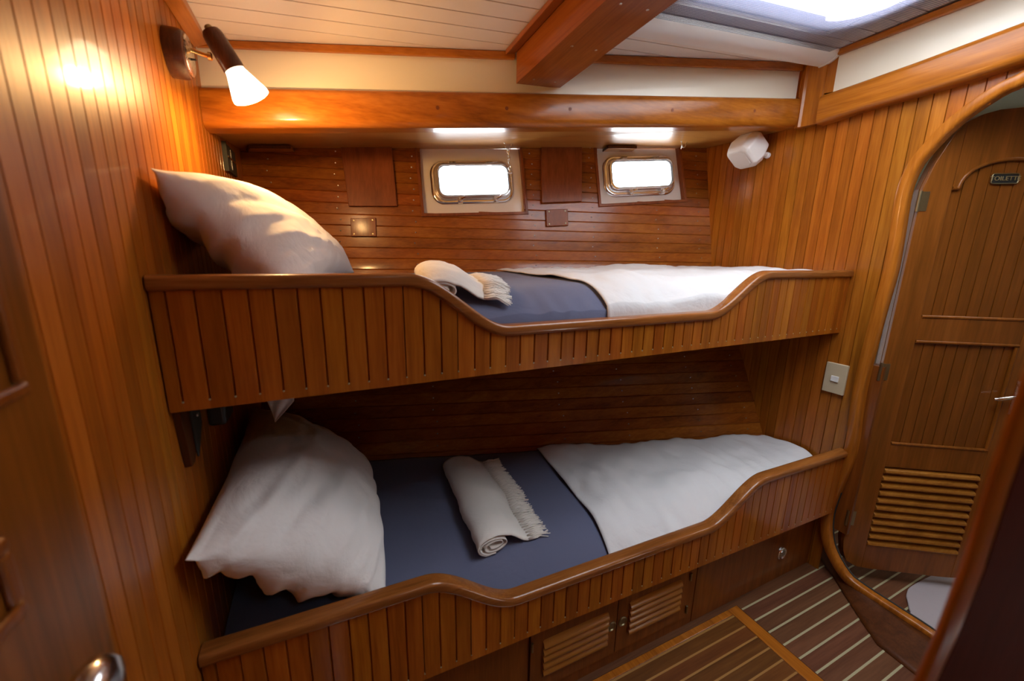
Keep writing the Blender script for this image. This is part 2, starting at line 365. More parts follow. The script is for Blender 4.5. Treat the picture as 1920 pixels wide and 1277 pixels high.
# sill panel: leans out from the trim to the sole
tops = [(2.0, -.045, -.985), (1.998, -.075, -1.03)]+[(1.998, y, z-.02) for y, z in inn[-5:]]+[(1.99, -.50, inn[-1][1]-.03), (1.99, -.76, inn[-1][1]-.03)]
base = [(2.13, -.02), (2.105, -.035), (2.05, -.09), (2.01, -.143), (1.96, -.195), (1.878, -.29), (1.822, -.36), (1.81, -.47), (1.81, -.76)]
b = MB(); rows = []
for k in range(7):
    t = k/6; rows.append([(lerp(a[0], c[0], t**.8), lerp(a[1], c[1], t), lerp(a[2], FLOOR, t)) for a, c in zip(tops, base)])
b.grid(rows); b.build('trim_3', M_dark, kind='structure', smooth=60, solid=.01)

# --- hull lining (wall_back): level teak planks, cut away at the two portlights
WPX = {1: [(795, 402), (986, 398), (975, 288), (783, 290)], 2: [(1126, 384), (1284, 375), (1272, 288), (1118, 290)]}
WQ = {k: [hull_at(u, v) for u, v in q] for k, q in WPX.items()}
def in_win(x, z):
    for q in WQ.values():
        bl, br, tr, tl = q
        t = (x-bl[0])/(br[0]-bl[0])
        if x > lerp(bl[0], tl[0], .5) and x < lerp(br[0], tr[0], .5) and lerp(bl[2], br[2], t) < z < lerp(tl[2], tr[2], t)+.05: return True
    return False
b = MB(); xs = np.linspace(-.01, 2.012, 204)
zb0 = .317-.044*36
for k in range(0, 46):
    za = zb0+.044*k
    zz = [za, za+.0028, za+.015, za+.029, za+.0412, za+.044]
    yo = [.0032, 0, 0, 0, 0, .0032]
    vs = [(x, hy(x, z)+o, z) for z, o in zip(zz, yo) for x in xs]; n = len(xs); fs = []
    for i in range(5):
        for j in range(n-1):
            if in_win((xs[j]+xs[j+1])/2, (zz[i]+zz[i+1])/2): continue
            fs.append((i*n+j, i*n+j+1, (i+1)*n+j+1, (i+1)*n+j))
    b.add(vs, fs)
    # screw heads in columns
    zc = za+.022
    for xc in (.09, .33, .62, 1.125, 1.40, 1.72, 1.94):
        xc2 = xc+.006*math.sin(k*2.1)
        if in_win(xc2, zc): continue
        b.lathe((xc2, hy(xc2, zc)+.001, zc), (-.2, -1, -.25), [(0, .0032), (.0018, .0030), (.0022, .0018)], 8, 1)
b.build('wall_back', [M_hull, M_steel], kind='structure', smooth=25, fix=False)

# --- ceiling: white tongue-and-groove with the hatch opening and an added skylight opening
KX0, KX1, KY0, KY1 = .48, .72, -1.59, -1.35
HX0, HX1, HY0, HY1 = 1.06, 1.80, -1.0, .05
b = MB(); w = .062; y = -2.0
while y < .62:
    ya, yb = y+.0018, min(y+w-.0018, .62)
    segs = [(-.02, 3.4 if yb < -2 else 2.03)]
    cuts = []
    if yb > HY0 and ya < HY1: cuts.append((HX0, HX1))
    if yb > KY0 and ya < KY1: cuts.append((KX0, KX1))
    for ca, cb in cuts:
        ns = []
        for sa, sb in segs: ns += [(sa, ca), (cb, sb)]
        segs = ns
    for sa, sb in segs:
        P = lambda x, yy, dz: (x, yy, ceil_z(x, yy)+dz)
        b.hexa([P(sa, ya, 0), P(sb, ya, 0), P(sb, yb, 0), P(sa, yb, 0), P(sa, ya, .012), P(sb, ya, .012), P(sb, yb, .012), P(sa, yb, .012)])
        b.hexa([P(sa, ya-.0018, .005), P(sb, ya-.0018, .005), P(sb, ya, .005), P(sa, ya, .005), P(sa, ya-.0018, .012), P(sb, ya-.0018, .012), P(sb, ya, .012), P(sa, ya, .012)])
        b.hexa([P(sa, yb, .005), P(sb, yb, .005), P(sb, yb+.0018, .005), P(sa, yb+.0018, .005), P(sa, yb, .012), P(sb, yb, .012), P(sb, yb+.0018, .012), P(sa, yb+.0018, .012)])
    y += w
b.build('ceiling', M_ceil, kind='structure')
# hatch trunk and the added, unseen skylight's trunk (white coamings)
def trunk(name, X0, X1, Y0, Y1, h, t=.02):
    b = MB()
    for (xa, xb, ya, yb) in ((X0-t, X0, Y0-t, Y1+t), (X1, X1+t, Y0-t, Y1+t), (X0, X1, Y0-t, Y0), (X0, X1, Y1, Y1+t)):
        b.hexa([(xa, ya, ceil_z(xa, ya)+.0125), (xb, ya, ceil_z(xb, ya)+.0125), (xb, yb, ceil_z(xb, yb)+.0125), (xa, yb, ceil_z(xa, yb)+.0125), (xa, ya, h), (xb, ya, h), (xb, yb, h), (xa, yb, h)])
    r = min(.11, (X1-X0)*.3)
    for cx, cyy, sx, sy in ((X0, Y0, 1, 1), (X1, Y0, -1, 1), (X0, Y1, 1, -1), (X1, Y1, -1, -1)):   # rounded corners
        poly = [(cx, cyy)]+[(cx+sx*r*(1-math.cos(q)), cyy+sy*r*(1-math.sin(q))) for q in [math.pi/2*k/8 for k in range(9)]]
        b.loft([[(x, y, ceil_z(x, y)+.002) for x, y in poly], [(x, y, h) for x, y in poly]])
    return b.build(name, M_white, kind='structure')
trunk('window_3', HX0, HX1, HY0, HY1, .84)
trunk('window_4', KX0, KX1, KY0, KY1, .74)
# outer deck shell so daylight only comes through the openings
b = MB()
b.box(-.3, HX0, -2.2, .75, .845, .86); b.box(HX1, 2.3, -2.2, .75, .845, .86); b.box(HX0, HX1, HY1, .75, .845, .86); b.box(HX0, HX1, -2.2, HY0, .845, .86)
b = MB()
def deckpiece(xa, xb, ya, yb): b.hexa([(xa, ya, ceil_z(xa, ya)+.014), (xb, ya, ceil_z(xb, ya)+.014), (xb, yb, ceil_z(xb, yb)+.014), (xa, yb, ceil_z(xa, yb)+.014), (xa, ya, ceil_z(xa, ya)+.03), (xb, ya, ceil_z(xb, ya)+.03), (xb, yb, ceil_z(xb, yb)+.03), (xa, yb, ceil_z(xa, yb)+.03)])
deckpiece(-.2, KX0-.021, -2.1, HY0-.021); deckpiece(KX1+.021, 2.2, -2.1, HY0-.021)
deckpiece(KX0-.021, KX1+.021, -2.1, KY0-.021); deckpiece(KX0-.021, KX1+.021, KY1+.021, HY0-.021)
deckpiece(-.2, HX0-.021, HY0-.021, .75); deckpiece(HX1+.021, 2.2, HY0-.021, .75); deckpiece(HX0-.021, HX1+.021, HY1+.021, .75)
b.build('ceiling_deck', M_white, kind='structure')
# walls behind the viewer
b = MB(); b.box(-.05, 2.05, -2.06, -2.02, FLOOR, .75); b.build('wall_front', M_panel, kind='structure')

# --- cabin-side beam (long, rounded), cream side above, trims
def face_y(x): return .56-.155*x
b = MB(); rings = []
for x in (0.0005, 1.0, 1.985):
    zb, zt = .307+.0962*x, .405+.0975*x; f = face_y(x); r = .02
    pts = [(f+.07, zb), (f+.022, zb)]
    pts += [(f+r-r*math.sin(a)*1.0, zb+r-r*math.cos(a)) for a in [math.pi/2*k/5 for k in range(0, 6)]]
    pts += [(f-.002, (zb+zt)/2)]
    pts += [(f+r-r*math.cos(a), zt-r+r*math.sin(a)) for a in [math.pi/2*k/5 for k in range(0, 6)]]
    pts += [(f+.07, zt)]
    rings.append([(x, py, pz) for py, pz in pts])
b.loft(rings)
for xx in (.60, .81, 1.02, 1.40, 1.75): b.lathe((xx, face_y(xx)+.0005, .357+.0965*xx), (-.155, -1, 0), [(0, .0055), (.003, .0055)], 14, 1)
b.build('trim_4', [M_x, M_panel], kind='structure', smooth=50)
def side_y(x): return .60-.165*x
def side_piece(name, xa, xb, za, zb, off, th, mat, bev=.0):
    b = MB()
    P = []
    for z in (za, zb):
        for (x, o) in ((xa, off), (xb, off), (xb, off+th), (xa, off+th)): P.append((x, side_y(x)+o, z(x)))
    b.hexa(P); return b.build(name, mat, kind='structure', bevel=bev)
side_piece('wall_side', 0.0, 1.96, lambda x: .40+.0975*x, lambda x: ceil_z(x, side_y(x))+.01, 0, .02, M_cream)
for nm, xa, xb in (('trim_5', .002, .843), ('trim_6', 1.003, 1.955)):
    side_piece(nm, xa, xb, lambda x: .503+.0945*x, lambda x: ceil_z(x, side_y(x)-.01)-.001, -.016, .0155, M_x, .003)
# side deck underside (varnished plywood)
b = MB(); P = []
for dz in (0, .02):
    P += [(0.001, .58, .309+dz), (1.998, .27, .4995+dz), (1.998, hy(2, .5)+.02, .5135+dz), (0.001, hy(0, .37)+.03, .372+dz)]
b.hexa(P); b.build('ceiling_sidedeck', M_ply, kind='structure')
# transverse deck beam and its cheek strip
b = MB()
def ysec(x0, x1, y0, y1, dz0, dz1):
    return [(x0, y0, ceil_z(x0, y0)+dz0), (x1, y0, ceil_z(x0, y0)+dz0+.012), (x1, y1, ceil_z(x0, y1)+dz0+.012), (x0, y1, ceil_z(x0, y1)+dz0), (x0, y0, ceil_z(x0, y0)+dz1), (x1, y0, ceil_z(x1, y0)+dz1), (x1, y1, ceil_z(x1, y1)+dz1), (x0, y1, ceil_z(x0, y1)+dz1)]
b.hexa(ysec(.845, 1.0, -2.0, side_y(.92)-.006, -.092, -.0005))
for yy in (.40, .19, .0):
    for xx in (.885, .96): b.lathe((xx, yy, ceil_z(.845, yy)-.0915+.012*(xx-.845)/.155), (0, 0, -1), [(-.001, .0045), (.0006, .0042), (.001, .002)], 10, 1)
b.build('trim_7', [M_beam, M_steel], kind='structure', bevel=.004)
b = MB(); b.hexa(ysec(.808, .8435, -1.2, side_y(.83)-.018, -.016, -.0008)); b.build('trim_8', M_beam, kind='structure', bevel=.003)
# strip in the left ceiling corner
b = MB(); b.hexa([(.0005, -1.9, .505), (.03, -1.9, .52), (.03, .575, .508), (.0005, .575, .495), (.0005, -1.9, .575), (.03, -1.9, .575), (.03, .575, .5235), (.0005, .575, .52)]); b.build('trim_9', M_y, kind='structure', bevel=.002)
# corner post
poly = [(1.955, .250), (1.962, .243), (1.971, .187), (1.980, .1855), (1.990, .250), (1.968, .270)]
b = MB(); b.loft([[(x, y, .488) for x, y in poly], [(x, y, .718) for x, y in poly]])
b.hexa([(1.967, .272, .60), (1.981, .150, .585), (1.9995, .150, .585), (1.9995, .29, .60), (1.967, .272, .716), (1.981, .150, .716), (1.9995, .150, .716), (1.9995, .29, .716)])
for z in (.53, .675): b.lathe((1.9665, .214, z), (-.98, -.17, 0), [(0, .007), (.001, .0065)], 12)
b.build('trim_10', M_z, kind='structure', bevel=.003)
# right-hand beam on the bulkhead, curved, rounded face
tp = [at(u, v, 0, 1.957) for u, v in ((1553, 174), (1614, 152), (1714, 116), (1820, 76), (1920, 38))]
bt = [at(u, v, 0, 1.957) for u, v in ((1545, 230), (1614, 206), (1714, 178), (1820, 148), (1920, 115))]
b = MB(); rings = []
ext = [(-.45, tp[-1][2]+.03, bt[-1][2]+.035), (-.75, tp[-1][2]+.05, bt[-1][2]+.06)]
data = [(.184, tp[0][2], bt[0][2])]+[((t[1]+q[1])/2, t[2], q[2]) for t, q in zip(tp[1:], bt[1:])]+ext
for y, zt, zb in data:
    r = .018; xf = 1.952
    pts = [(2.0, zb), (xf+.02, zb)]
    pts += [(xf+r-r*math.sin(a), zb+r-r*math.cos(a)) for a in [math.pi/2*k/5 for k in range(6)]]
    pts += [(xf-.002, (zb+zt)/2)]
    pts += [(xf+r-r*math.cos(a), zt-r+r*math.sin(a)) for a in [math.pi/2*k/5 for k in range(6)]]
    pts += [(2.0, zt)]
    rings.append([(px_, y, pz) for px_, pz in pts])
b.loft(rings); b.build('trim_11', M_y, kind='structure', smooth=50)
# cream panel over it and teak trim at the ceiling
b = MB(); b.box(1.980, 1.9985, -.75, .158, .56, .72); b.build('wall_upper', M_cream, kind='structure')
b = MB(); b.hexa([(1.962, -.75, .708), (1.9795, -.75, .708), (1.9795, .156, .700), (1.962, .156, .700), (1.962, -.75, .730), (1.9795, -.75, .730), (1.9795, .156, .719), (1.962, .156, .7185)]); b.build('trim_12', M_y, kind='structure', bevel=.003)

# --- portlights
def rrect(a0, a1, b0, b1, r, n=6):
    pts = []
    for cx, cy_, s in ((a1-r, b1-r, 0), (a0+r, b1-r, 1), (a0+r, b0+r, 2), (a1-r, b0+r, 3)):
        for k in range(n+1):
            t = math.pi/2*(s+k/n); pts.append((cx+r*math.cos(t), cy_+r*math.sin(t)))
    return pts
CH = {1: [(807, 302), (961, 302), (961, 383), (807, 383)], 2: [(1130, 293), (1263, 293), (1263, 368), (1130, 368)]}
GL = {1: [(824, 309), (951, 309), (951, 365), (824, 365)], 2: [(1147, 300), (1257, 300), (1257, 350), (1147, 350)]}
for k in (1, 2):
    bl, br, tr, tl = WQ[k]
    e1 = unit((br-bl)+(tr-tl)); e2 = unit((tl-bl)+(tr-br)); n = unit(np.cross(e1, e2)); e2 = np.cross(n, e1)
    if n[1] > 0: n = -n
    c0 = (bl+br+tr+tl)/4
    L3 = lambda a, b_, h: c0+a*e1+b_*e2+h*n
    def loc(p): d = p-c0; return d@e1, d@e2
    REC = -.022
    def pl(u, v, h=REC): return loc(atp(u, v, c0+h*n, n))
    root = empty('window_%d' % k, c0+n*REC, kind='structure')
    q = [loc(p) for p in (bl, br, tr, tl)]
    q[2] = (q[2][0], q[2][1]+.07); q[3] = (q[3][0], q[3][1]+.07)
    # surround bars
    b = MB(); cen = np.mean(np.array(q), axis=0)
    for i in (0, 1, 3):
        p0, p1 = np.array(q[i]), np.array(q[(i+1) % 4]); t = unit(p1-p0); o = np.array([t[1], -t[0]])
        w = .010
        cs = [p0-t*.012+o*w, p1+t*.012+o*w, p1+t*.002-o*.002, p0-t*.002-o*.002]
        b.hexa([L3(x, y, REC-.03) for x, y in cs]+[L3(x, y, .006) for x, y in cs])
    b.build('window_frame', M_panel, root, bevel=.0015)
    ch = [pl(*p) for p in CH[k]]; gl = [pl(*p) for p in GL[k]]
    A0, A1 = (ch[0][0]+ch[3][0])/2, (ch[1][0]+ch[2][0])/2; B0, B1 = (ch[2][1]+ch[3][1])/2, (ch[0][1]+ch[1][1])/2
    g0, g1 = (gl[0][0]+gl[3][0])/2, (gl[1][0]+gl[2][0])/2; h0, h1 = (gl[2][1]+gl[3][1])/2, (gl[0][1]+gl[1][1])/2-.008
    R = .055
    outer = rrect(A0, A1, B0, B1, R); inner = rrect(g0, g1, h0, h1, .028)
    # white panel with a cut-out
    def quadpt(x, y, n_=len(outer)): return x, y
    m1 = rrect(A0+.012, A1-.012, B0+.012, B1-.012, R-.01)
    # border ring sampled to the panel's quad: project from the centre
    cx, cyy = (A0+A1)/2, (B0+B1)/2
    qp = np.array(q)
    def tobord(x, y):
        d = np.array([x-cx, y-cyy]); best = 9
        for i in range(4):
            p, e = qp[i], qp[(i+1) % 4]-qp[i]; den = d[0]*e[1]-d[1]*e[0]
            if abs(den) < 1e-9: continue
            w_ = p-np.array([cx, cyy]); t = (w_[0]*e[1]-w_[1]*e[0])/den; s = (w_[0]*d[1]-w_[1]*d[0])/den
            if t > 0 and -1e-6 <= s <= 1+1e-6: best = min(best, t)
        return cx+d[0]*best, cyy+d[1]*best
    bord = [tobord(*p) for p in m1]
    b = MB(); b.loft([[L3(x, y, REC-.012) for x, y in bord], [L3(x, y, REC) for x, y in bord], [L3(x, y, REC) for x, y in m1], [L3(x, y, REC-.010) for x, y in m1]], True, False)
    # corner fills
    for i in range(4):
        c_ = q[i]; js = sorted(range(len(bord)), key=lambda j: (bord[j][0]-c_[0])**2+(bord[j][1]-c_[1])**2)[:2]
        b.add([L3(*c_, REC), L3(*bord[js[0]], REC), L3(*bord[js[1]], REC)], [(0, 1, 2)])
    b.build('panel', M_white, root, fix=False)
    # polished ring: flat flange, raised inner frame
    def inset(d, f): return [(lerp(ox, ix, f), lerp(oy, iy, f)) for (ox, oy), (ix, iy) in zip(outer, inner)]
    b = MB(); b.loft([[L3(x, y, h) for x, y in inset(0, f)] for f, h in ((0, REC+.0005), (0, REC+.004), (.05, REC+.007), (.2, REC+.0105), (.38, REC+.0095), (.5, REC+.005), (.53, REC+.005), (.57, REC+.013), (.66, REC+.018), (.78, REC+.0185), (.9, REC+.015), (1.0, REC+.007), (1.0, REC-.002))], True, False)
    b.build('rim', M_chrome, root, smooth=35)
    b = MB(); ins = [(x, y) for x, y in inner]
    b.loft([[L3(x, y, REC-.002) for x, y in ins], [L3(x, y, REC-.006) for x, y in ins]]); b.build('pane', M_glass, root)
    wdt = g1-g0
    for f in (.2, .74):
        a = g0+wdt*f; hb = B1-.012; b = MB()
        b.tube([L3(a-.014, hb, REC+.014), L3(a+.014, hb, REC+.014)], .0055, 10)
        b.obox(L3(a, hb-.004, REC+.010), e1*.010, e2*.007, n*.004); b.build('hinge', M_steel, root, smooth=40)
    for f in (.27, .80):
        a = g0+wdt*f; hb = B0+.014; b = MB()
        b.obox(L3(a, hb, REC+.014), e1*.010, e2*.013, n*.006)
        b.tube([L3(a-.006, hb+.002, REC+.022), L3(a+.004, hb+.001, REC+.034), L3(a+.020, hb+.010, REC+.036)], [.005, .0045, .004], 8)
        b.lathe(L3(a-.004, hb-.002, REC+.018), n, [(0, .008), (.014, .008), (.016, .006)], 12); b.build('latch', M_chrome, root, smooth=40)
# ================================================================== BUNKS
BX0, BX1 = .003, 1.996
def cap_z(x):   # centre line of the cap rail, relative to the rail's straight height
    return -.118*(sstep((x-.405)/.225)-sstep((x-1.285)/.255))
def bunk(name, zt, zbot, yf, label, base_y_extra=0):
    root = empty(name, (1.0, yf(1.0), zbot), label, 'bunk', 'built-in bunks')
    # grooved front board
    b = MB(); gs = [.0225+.0375*k for k in range(53)]
    xs = {BX0, BX1}
    for g in gs: xs |= {g-.0022, g, g+.0022}
    for x in np.arange(.39, .66, .008): xs.add(float(x))
    for x in np.arange(1.27, 1.56, .008): xs.add(float(x))
    xs = sorted(x for x in xs if BX0 <= x <= BX1)
    gset = set(gs); rows = []
    zlev = lambda x: [zbot, zbot+.014, zbot+.018, zt+cap_z(x)-.006]
    for i in range(4):
        rows.append([(x, yf(x)+(.0045 if (x in gset and i >= 2) else 0), zlev(x)[i]) for x in xs])
    b.grid(rows)
    b.grid([[(x, yf(x)+.022, z) for x in xs] for z in (zbot,)]+[[(x, yf(x)+.022, zt+cap_z(x)-.006) for x in xs]])
    b.grid([[(x, yf(x), zbot) for x in xs], [(x, yf(x)+.022, zbot) for x in xs]])
    for x in (BX0, BX1): b.add([(x, yf(x), zbot), (x, yf(x)+.022, zbot), (x, yf(x)+.022, zt+cap_z(x)-.006), (x, yf(x), zt+cap_z(x)-.006)], [(0, 1, 2, 3)])
    for g in gs:
        if BX0+.01 < g < BX1-.01: b.lathe((g, yf(g)+.0008, zbot+.016), (0, -1, 0), [(0, .0022), (.0012, .0014)], 8, 1)  # glints at the groove ends, put in as pale dots
    b.build('front_board', [M_board, M_holly_glint], root)
    # cap rail
    xx = sorted(set([BX0, .1, .2, .3, .38]+list(np.arange(.39, .67, .012))+[.75, .9, 1.05, 1.2, 1.26]+list(np.arange(1.27, 1.58, .012))+[1.65, 1.8, BX1]))
    pts = [np.array([x, yf(x), zt+cap_z(x)]) for x in xx]; rings = []
    h, wd, r = .0125, .019, .007
    sec = [(p, q) for p, q in rrect(-wd, wd, -h, h, r, 3)]
    for i, p in enumerate(pts):
        t = unit(pts[min(i+1, len(pts)-1)]-pts[max(i-1, 0)]); nrm = unit(np.array([-t[2], 0, t[0]])); yb = np.array([0, 1.0, 0])
        rings.append([p+yb*(a+.011)+nrm*c for a, c in sec])
    b = MB(); b.loft(rings); b.build('cap_rail', M_rail, root, smooth=50)
    return root
yU = lambda x: 0.0
yL = lambda x: -.065-.018*x
up = bunk('bunk', -.057, -.275, yU, 'upper built-in bunk with curved rail and grooved teak front, below the portholes')
b = MB(); P = []
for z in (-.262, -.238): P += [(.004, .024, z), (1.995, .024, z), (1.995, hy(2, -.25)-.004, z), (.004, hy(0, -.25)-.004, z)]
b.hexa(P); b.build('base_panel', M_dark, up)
lo = bunk('bunk', -.722, -.970, yL, 'lower built-in bunk with curved rail and grooved teak front, above the louvred cabinet')
b = MB(); P = []
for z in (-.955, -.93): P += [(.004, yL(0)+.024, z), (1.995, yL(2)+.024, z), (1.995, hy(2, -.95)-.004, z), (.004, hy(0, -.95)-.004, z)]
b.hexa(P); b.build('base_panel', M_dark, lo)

# ------------------------------------------------------------------ mattresses
class Matt:
    def __init__(s, zt, zb, yf, slope): s.zt, s.zb, s.yf, s.slope = zt, zb, yf, slope
    def front(s, x): return s.yf(x)+.026
    def top(s, x, y):
        t = (y-s.front(x))/.15
        z = s.zt+s.slope*x
        if t < 1: z -= .062*(1-max(t, 0))**2.2
        bk = (hy(x, s.zt)-y)/.05
        if bk < 1: z -= .012*(1-max(bk, 0))**2
        z += .0035*nz(x*3.1, y*3.3, s.zt)+.0022*nz(x*9, y*7, 3+s.zt)
        e = min(x, 2-x)/.04
        if e < 1: z -= .015*(1-max(e, 0))**2
        return z
    def back(s, x): return hy(x, s.zt-.03)-.006
def mattress(M, label, wr):
    b = MB(); nx, ny = 150, 46
    xs = np.linspace(.006, 1.992, nx); rows = []
    for i in range(ny):
        t = (i/(ny-1))**1.5; row = []
        for x in xs:
            y = lerp(M.front(x), M.back(x), t); z = M.top(x, y)
            # gathered folds in the fitted sheet towards the front edge
            d = max(0, 1-(y-M.front(x))/.13)
            z += wr*d*(.5+.5*math.sin(x*70+6*nz(x*6, y*8)))*.010*max(0, nz(x*2.3, 1.7)+.35)
            row.append((x, y, z))
        rows.append(row)
    bottom = [[(x, M.front(x)+.004, M.zb) for x in xs]]
    b.grid(bottom+[[(x, M.front(x)-.001, (M.zb+M.top(x, M.front(x)))/2) for x in xs]]+rows+[[(x, hy(x, M.zb)-.012, M.zb) for x in xs]]+bottom)
    return b.build('mattress', M_blue, smooth=179, label=label, cat='mattress', group='mattresses')
MU = Matt(-.100, -.237, yU, .019)
ML = Matt(-.788, -.929, yL, .002)
mattress(MU, 'blue-grey covered mattress on the upper bunk', 2.2)
mattress(ML, 'blue-grey covered mattress on the lower bunk, under the large rolled towel', .4)

def sheet(M, xe, label, amp):
    b = MB(); ny, nx = 60, 110; rows = []
    for i in range(ny):
        t = (i/(ny-1))**1.4; row = []
        for j in range(nx):
            s = j/(nx-1)
            x0 = 1.3; y = lerp(M.front(1.4)+.0, M.back(1.4), t)
            xa = xe(y); x = lerp(xa, 1.986, s); y = lerp(M.front(x)+.001, M.back(x)-.002, t); xa = xe(y); x = lerp(xa, 1.986, s)
            f = amp*(.012*(nz(x*5, y*6, 5))+.006*abs(nz(x*13, y*5, 2))+.004*nz(x*21, y*17, 8))
            edge = min(1, s/.06)
            z = M.top(x, y)+.006+max(0, f+.004*amp)*(.3+.7*edge)
            row.append((x, y, z))
        rows.append(row)
    fr = rows[0]
    pre = [[(x, M.front(x)-.0025, z-.09*(1-k/6)) for x, y, z in fr] for k in range(6)]
    b.grid(pre+rows)
    return b.build('bed_sheet', M_sheet, smooth=179, solid=.003, label=label, cat='sheet', group='white sheets spread over the mattresses')
sheet(MU, lambda y: .925+.01*y, 'white sheet spread over the foot half of the upper mattress', 1.5)
sheet(ML, lambda y: .935+.11*y, 'white sheet spread over the foot half of the lower mattress', 1.7)

# ------------------------------------------------------------------ pillows
def pillow(corners, th, label, seed, mat=M_pill, n=96, pinch=.10, sag=0, flat=1.0, wr=1.0):
    A, B, C, D = [np.array(c, float) for c in corners]       # a: A->B, b: A->D
    nn = unit(np.cross(B-A, D-A)); 
    b = MB(); top, botm = [], []
    for i in range(n+1):
        rt, rb = [], []
        for j in range(n+1):
            a, c = 2*i/n-1, 2*j/n-1
            # denser near the edges
            a = math.sin(a*math.pi/2); c = math.sin(c*math.pi/2)
            sa = 1-pinch*(1-c*c)*0 ; 
            aa = a*(1-pinch*(1-abs(c)**2.0)*abs(a)**3); cc = c*(1-pinch*(1-abs(a)**2.0)*abs(c)**3)
            s, t = (aa+1)/2, (cc+1)/2
            p = (A*(1-s)+B*s)*(1-t)+(D*(1-s)+C*s)*t
            prof = max(0, (1-abs(a)**2.4))**.55*max(0, (1-abs(c)**2.4))**.55
            rr = math.hypot(a, c); ang = math.atan2(c, a)
            fold = .5+.5*math.sin(ang*13+seed+3*nz(a*1.5, c*1.5, seed))
            edge = sstep((rr-.35)/.6)
            w = wr*(.010*fold*edge*(prof**.5)+.014*nz(a*2.2+seed, c*2.2, seed)*prof+.007*abs(nz(a*4+seed, c*5, seed+4))*prof**.5)
            pl = sstep((-a-.45)/.5)*abs(math.sin(c*6.1+1.9*math.sin(c*3.3+seed)))*.014*wr*prof**.35
            w += pl-.006*wr*sstep((-a-.45)/.5)*prof**.35
            for q, (c0, sl_, am) in enumerate(((-.75, .5, 1), (-.42, .62, -.8), (-.12, .45, 1), (.18, .66, .9), (.45, .3, -.8), (.72, .2, 1))):
                dd = c-(c0+sl_*(a+1)*.8+.06*nz(a*2+q, seed)); sg_ = .05+.05*(a+1)
                w += am*.011*wr*math.exp(-(dd/sg_)**2)*math.exp(-((a+.75)/.6)**2)*prof**.3
            h = th*prof
            rt.append(p+nn*(h*.5+w)); rb.append(p-nn*(h*.5*flat+w*.5))
        top.append(rt); botm.append(rb)
    return top, botm, nn
def put_pillow(corners, th, label, seed, **k):
    lowz = k.pop('clampf', None)
    top, botm, nn = pillow(corners, th, label, seed, **k)
    if lowz:
        for G in (top, botm):
            for r in G:
                for q in range(len(r)): r[q] = lowz(r[q])
    b = MB(); b.grid(top); b.grid([r[::-1] for r in botm])
    o = b.build('pillow', M_pill, smooth=179, label=label, cat='pillow', group='white pillows')
    bm = bmesh.new(); bm.from_mesh(o.data); bmesh.ops.remove_doubles(bm, verts=bm.verts, dist=.0004); bmesh.ops.recalc_face_normals(bm, faces=bm.faces); bm.to_mesh(o.data); bm.free()
    o.data.polygons.foreach_set('use_smooth', [True]*len(o.data.polygons))
    return o
def clampU(p):
    p = np.array(p); p[0] = max(p[0], .006+.002*nz(p[1]*20, p[2]*20)); 
    z = MU.top(p[0], max(p[1], MU.front(p[0])))+.003
    if p[2] < z: p[2] = z
    p[1] = max(p[1], .036); p[1] = min(p[1], hy(p[0], p[2])-.008)
    return p
def clampL(p):
    p = np.array(p); p[0] = max(p[0], .006)
    z = ML.top(p[0], max(p[1], ML.front(p[0])))+.003
    if p[1] > ML.front(p[0])+.012 and p[2] < z: p[2] = z
    if p[2] < -.705: p[1] = max(p[1], yL(p[0])+.033)
    return p
put_pillow([(.012, .07, .125), (.02, .80, .16), (.36, .82, -.085), (.20, .07, -.09)], .19, 'plump white pillow leaning on the left wall, on the upper bunk', 3, clampf=clampU)
put_pillow([(.02, -.10, -.49), (.02, .62, -.50), (.345, .58, -.755), (.325, -.03, -.75)], .21, 'white pillow leaning on the left wall, on the lower bunk', 9, clampf=clampL, wr=1.7, pinch=.05)

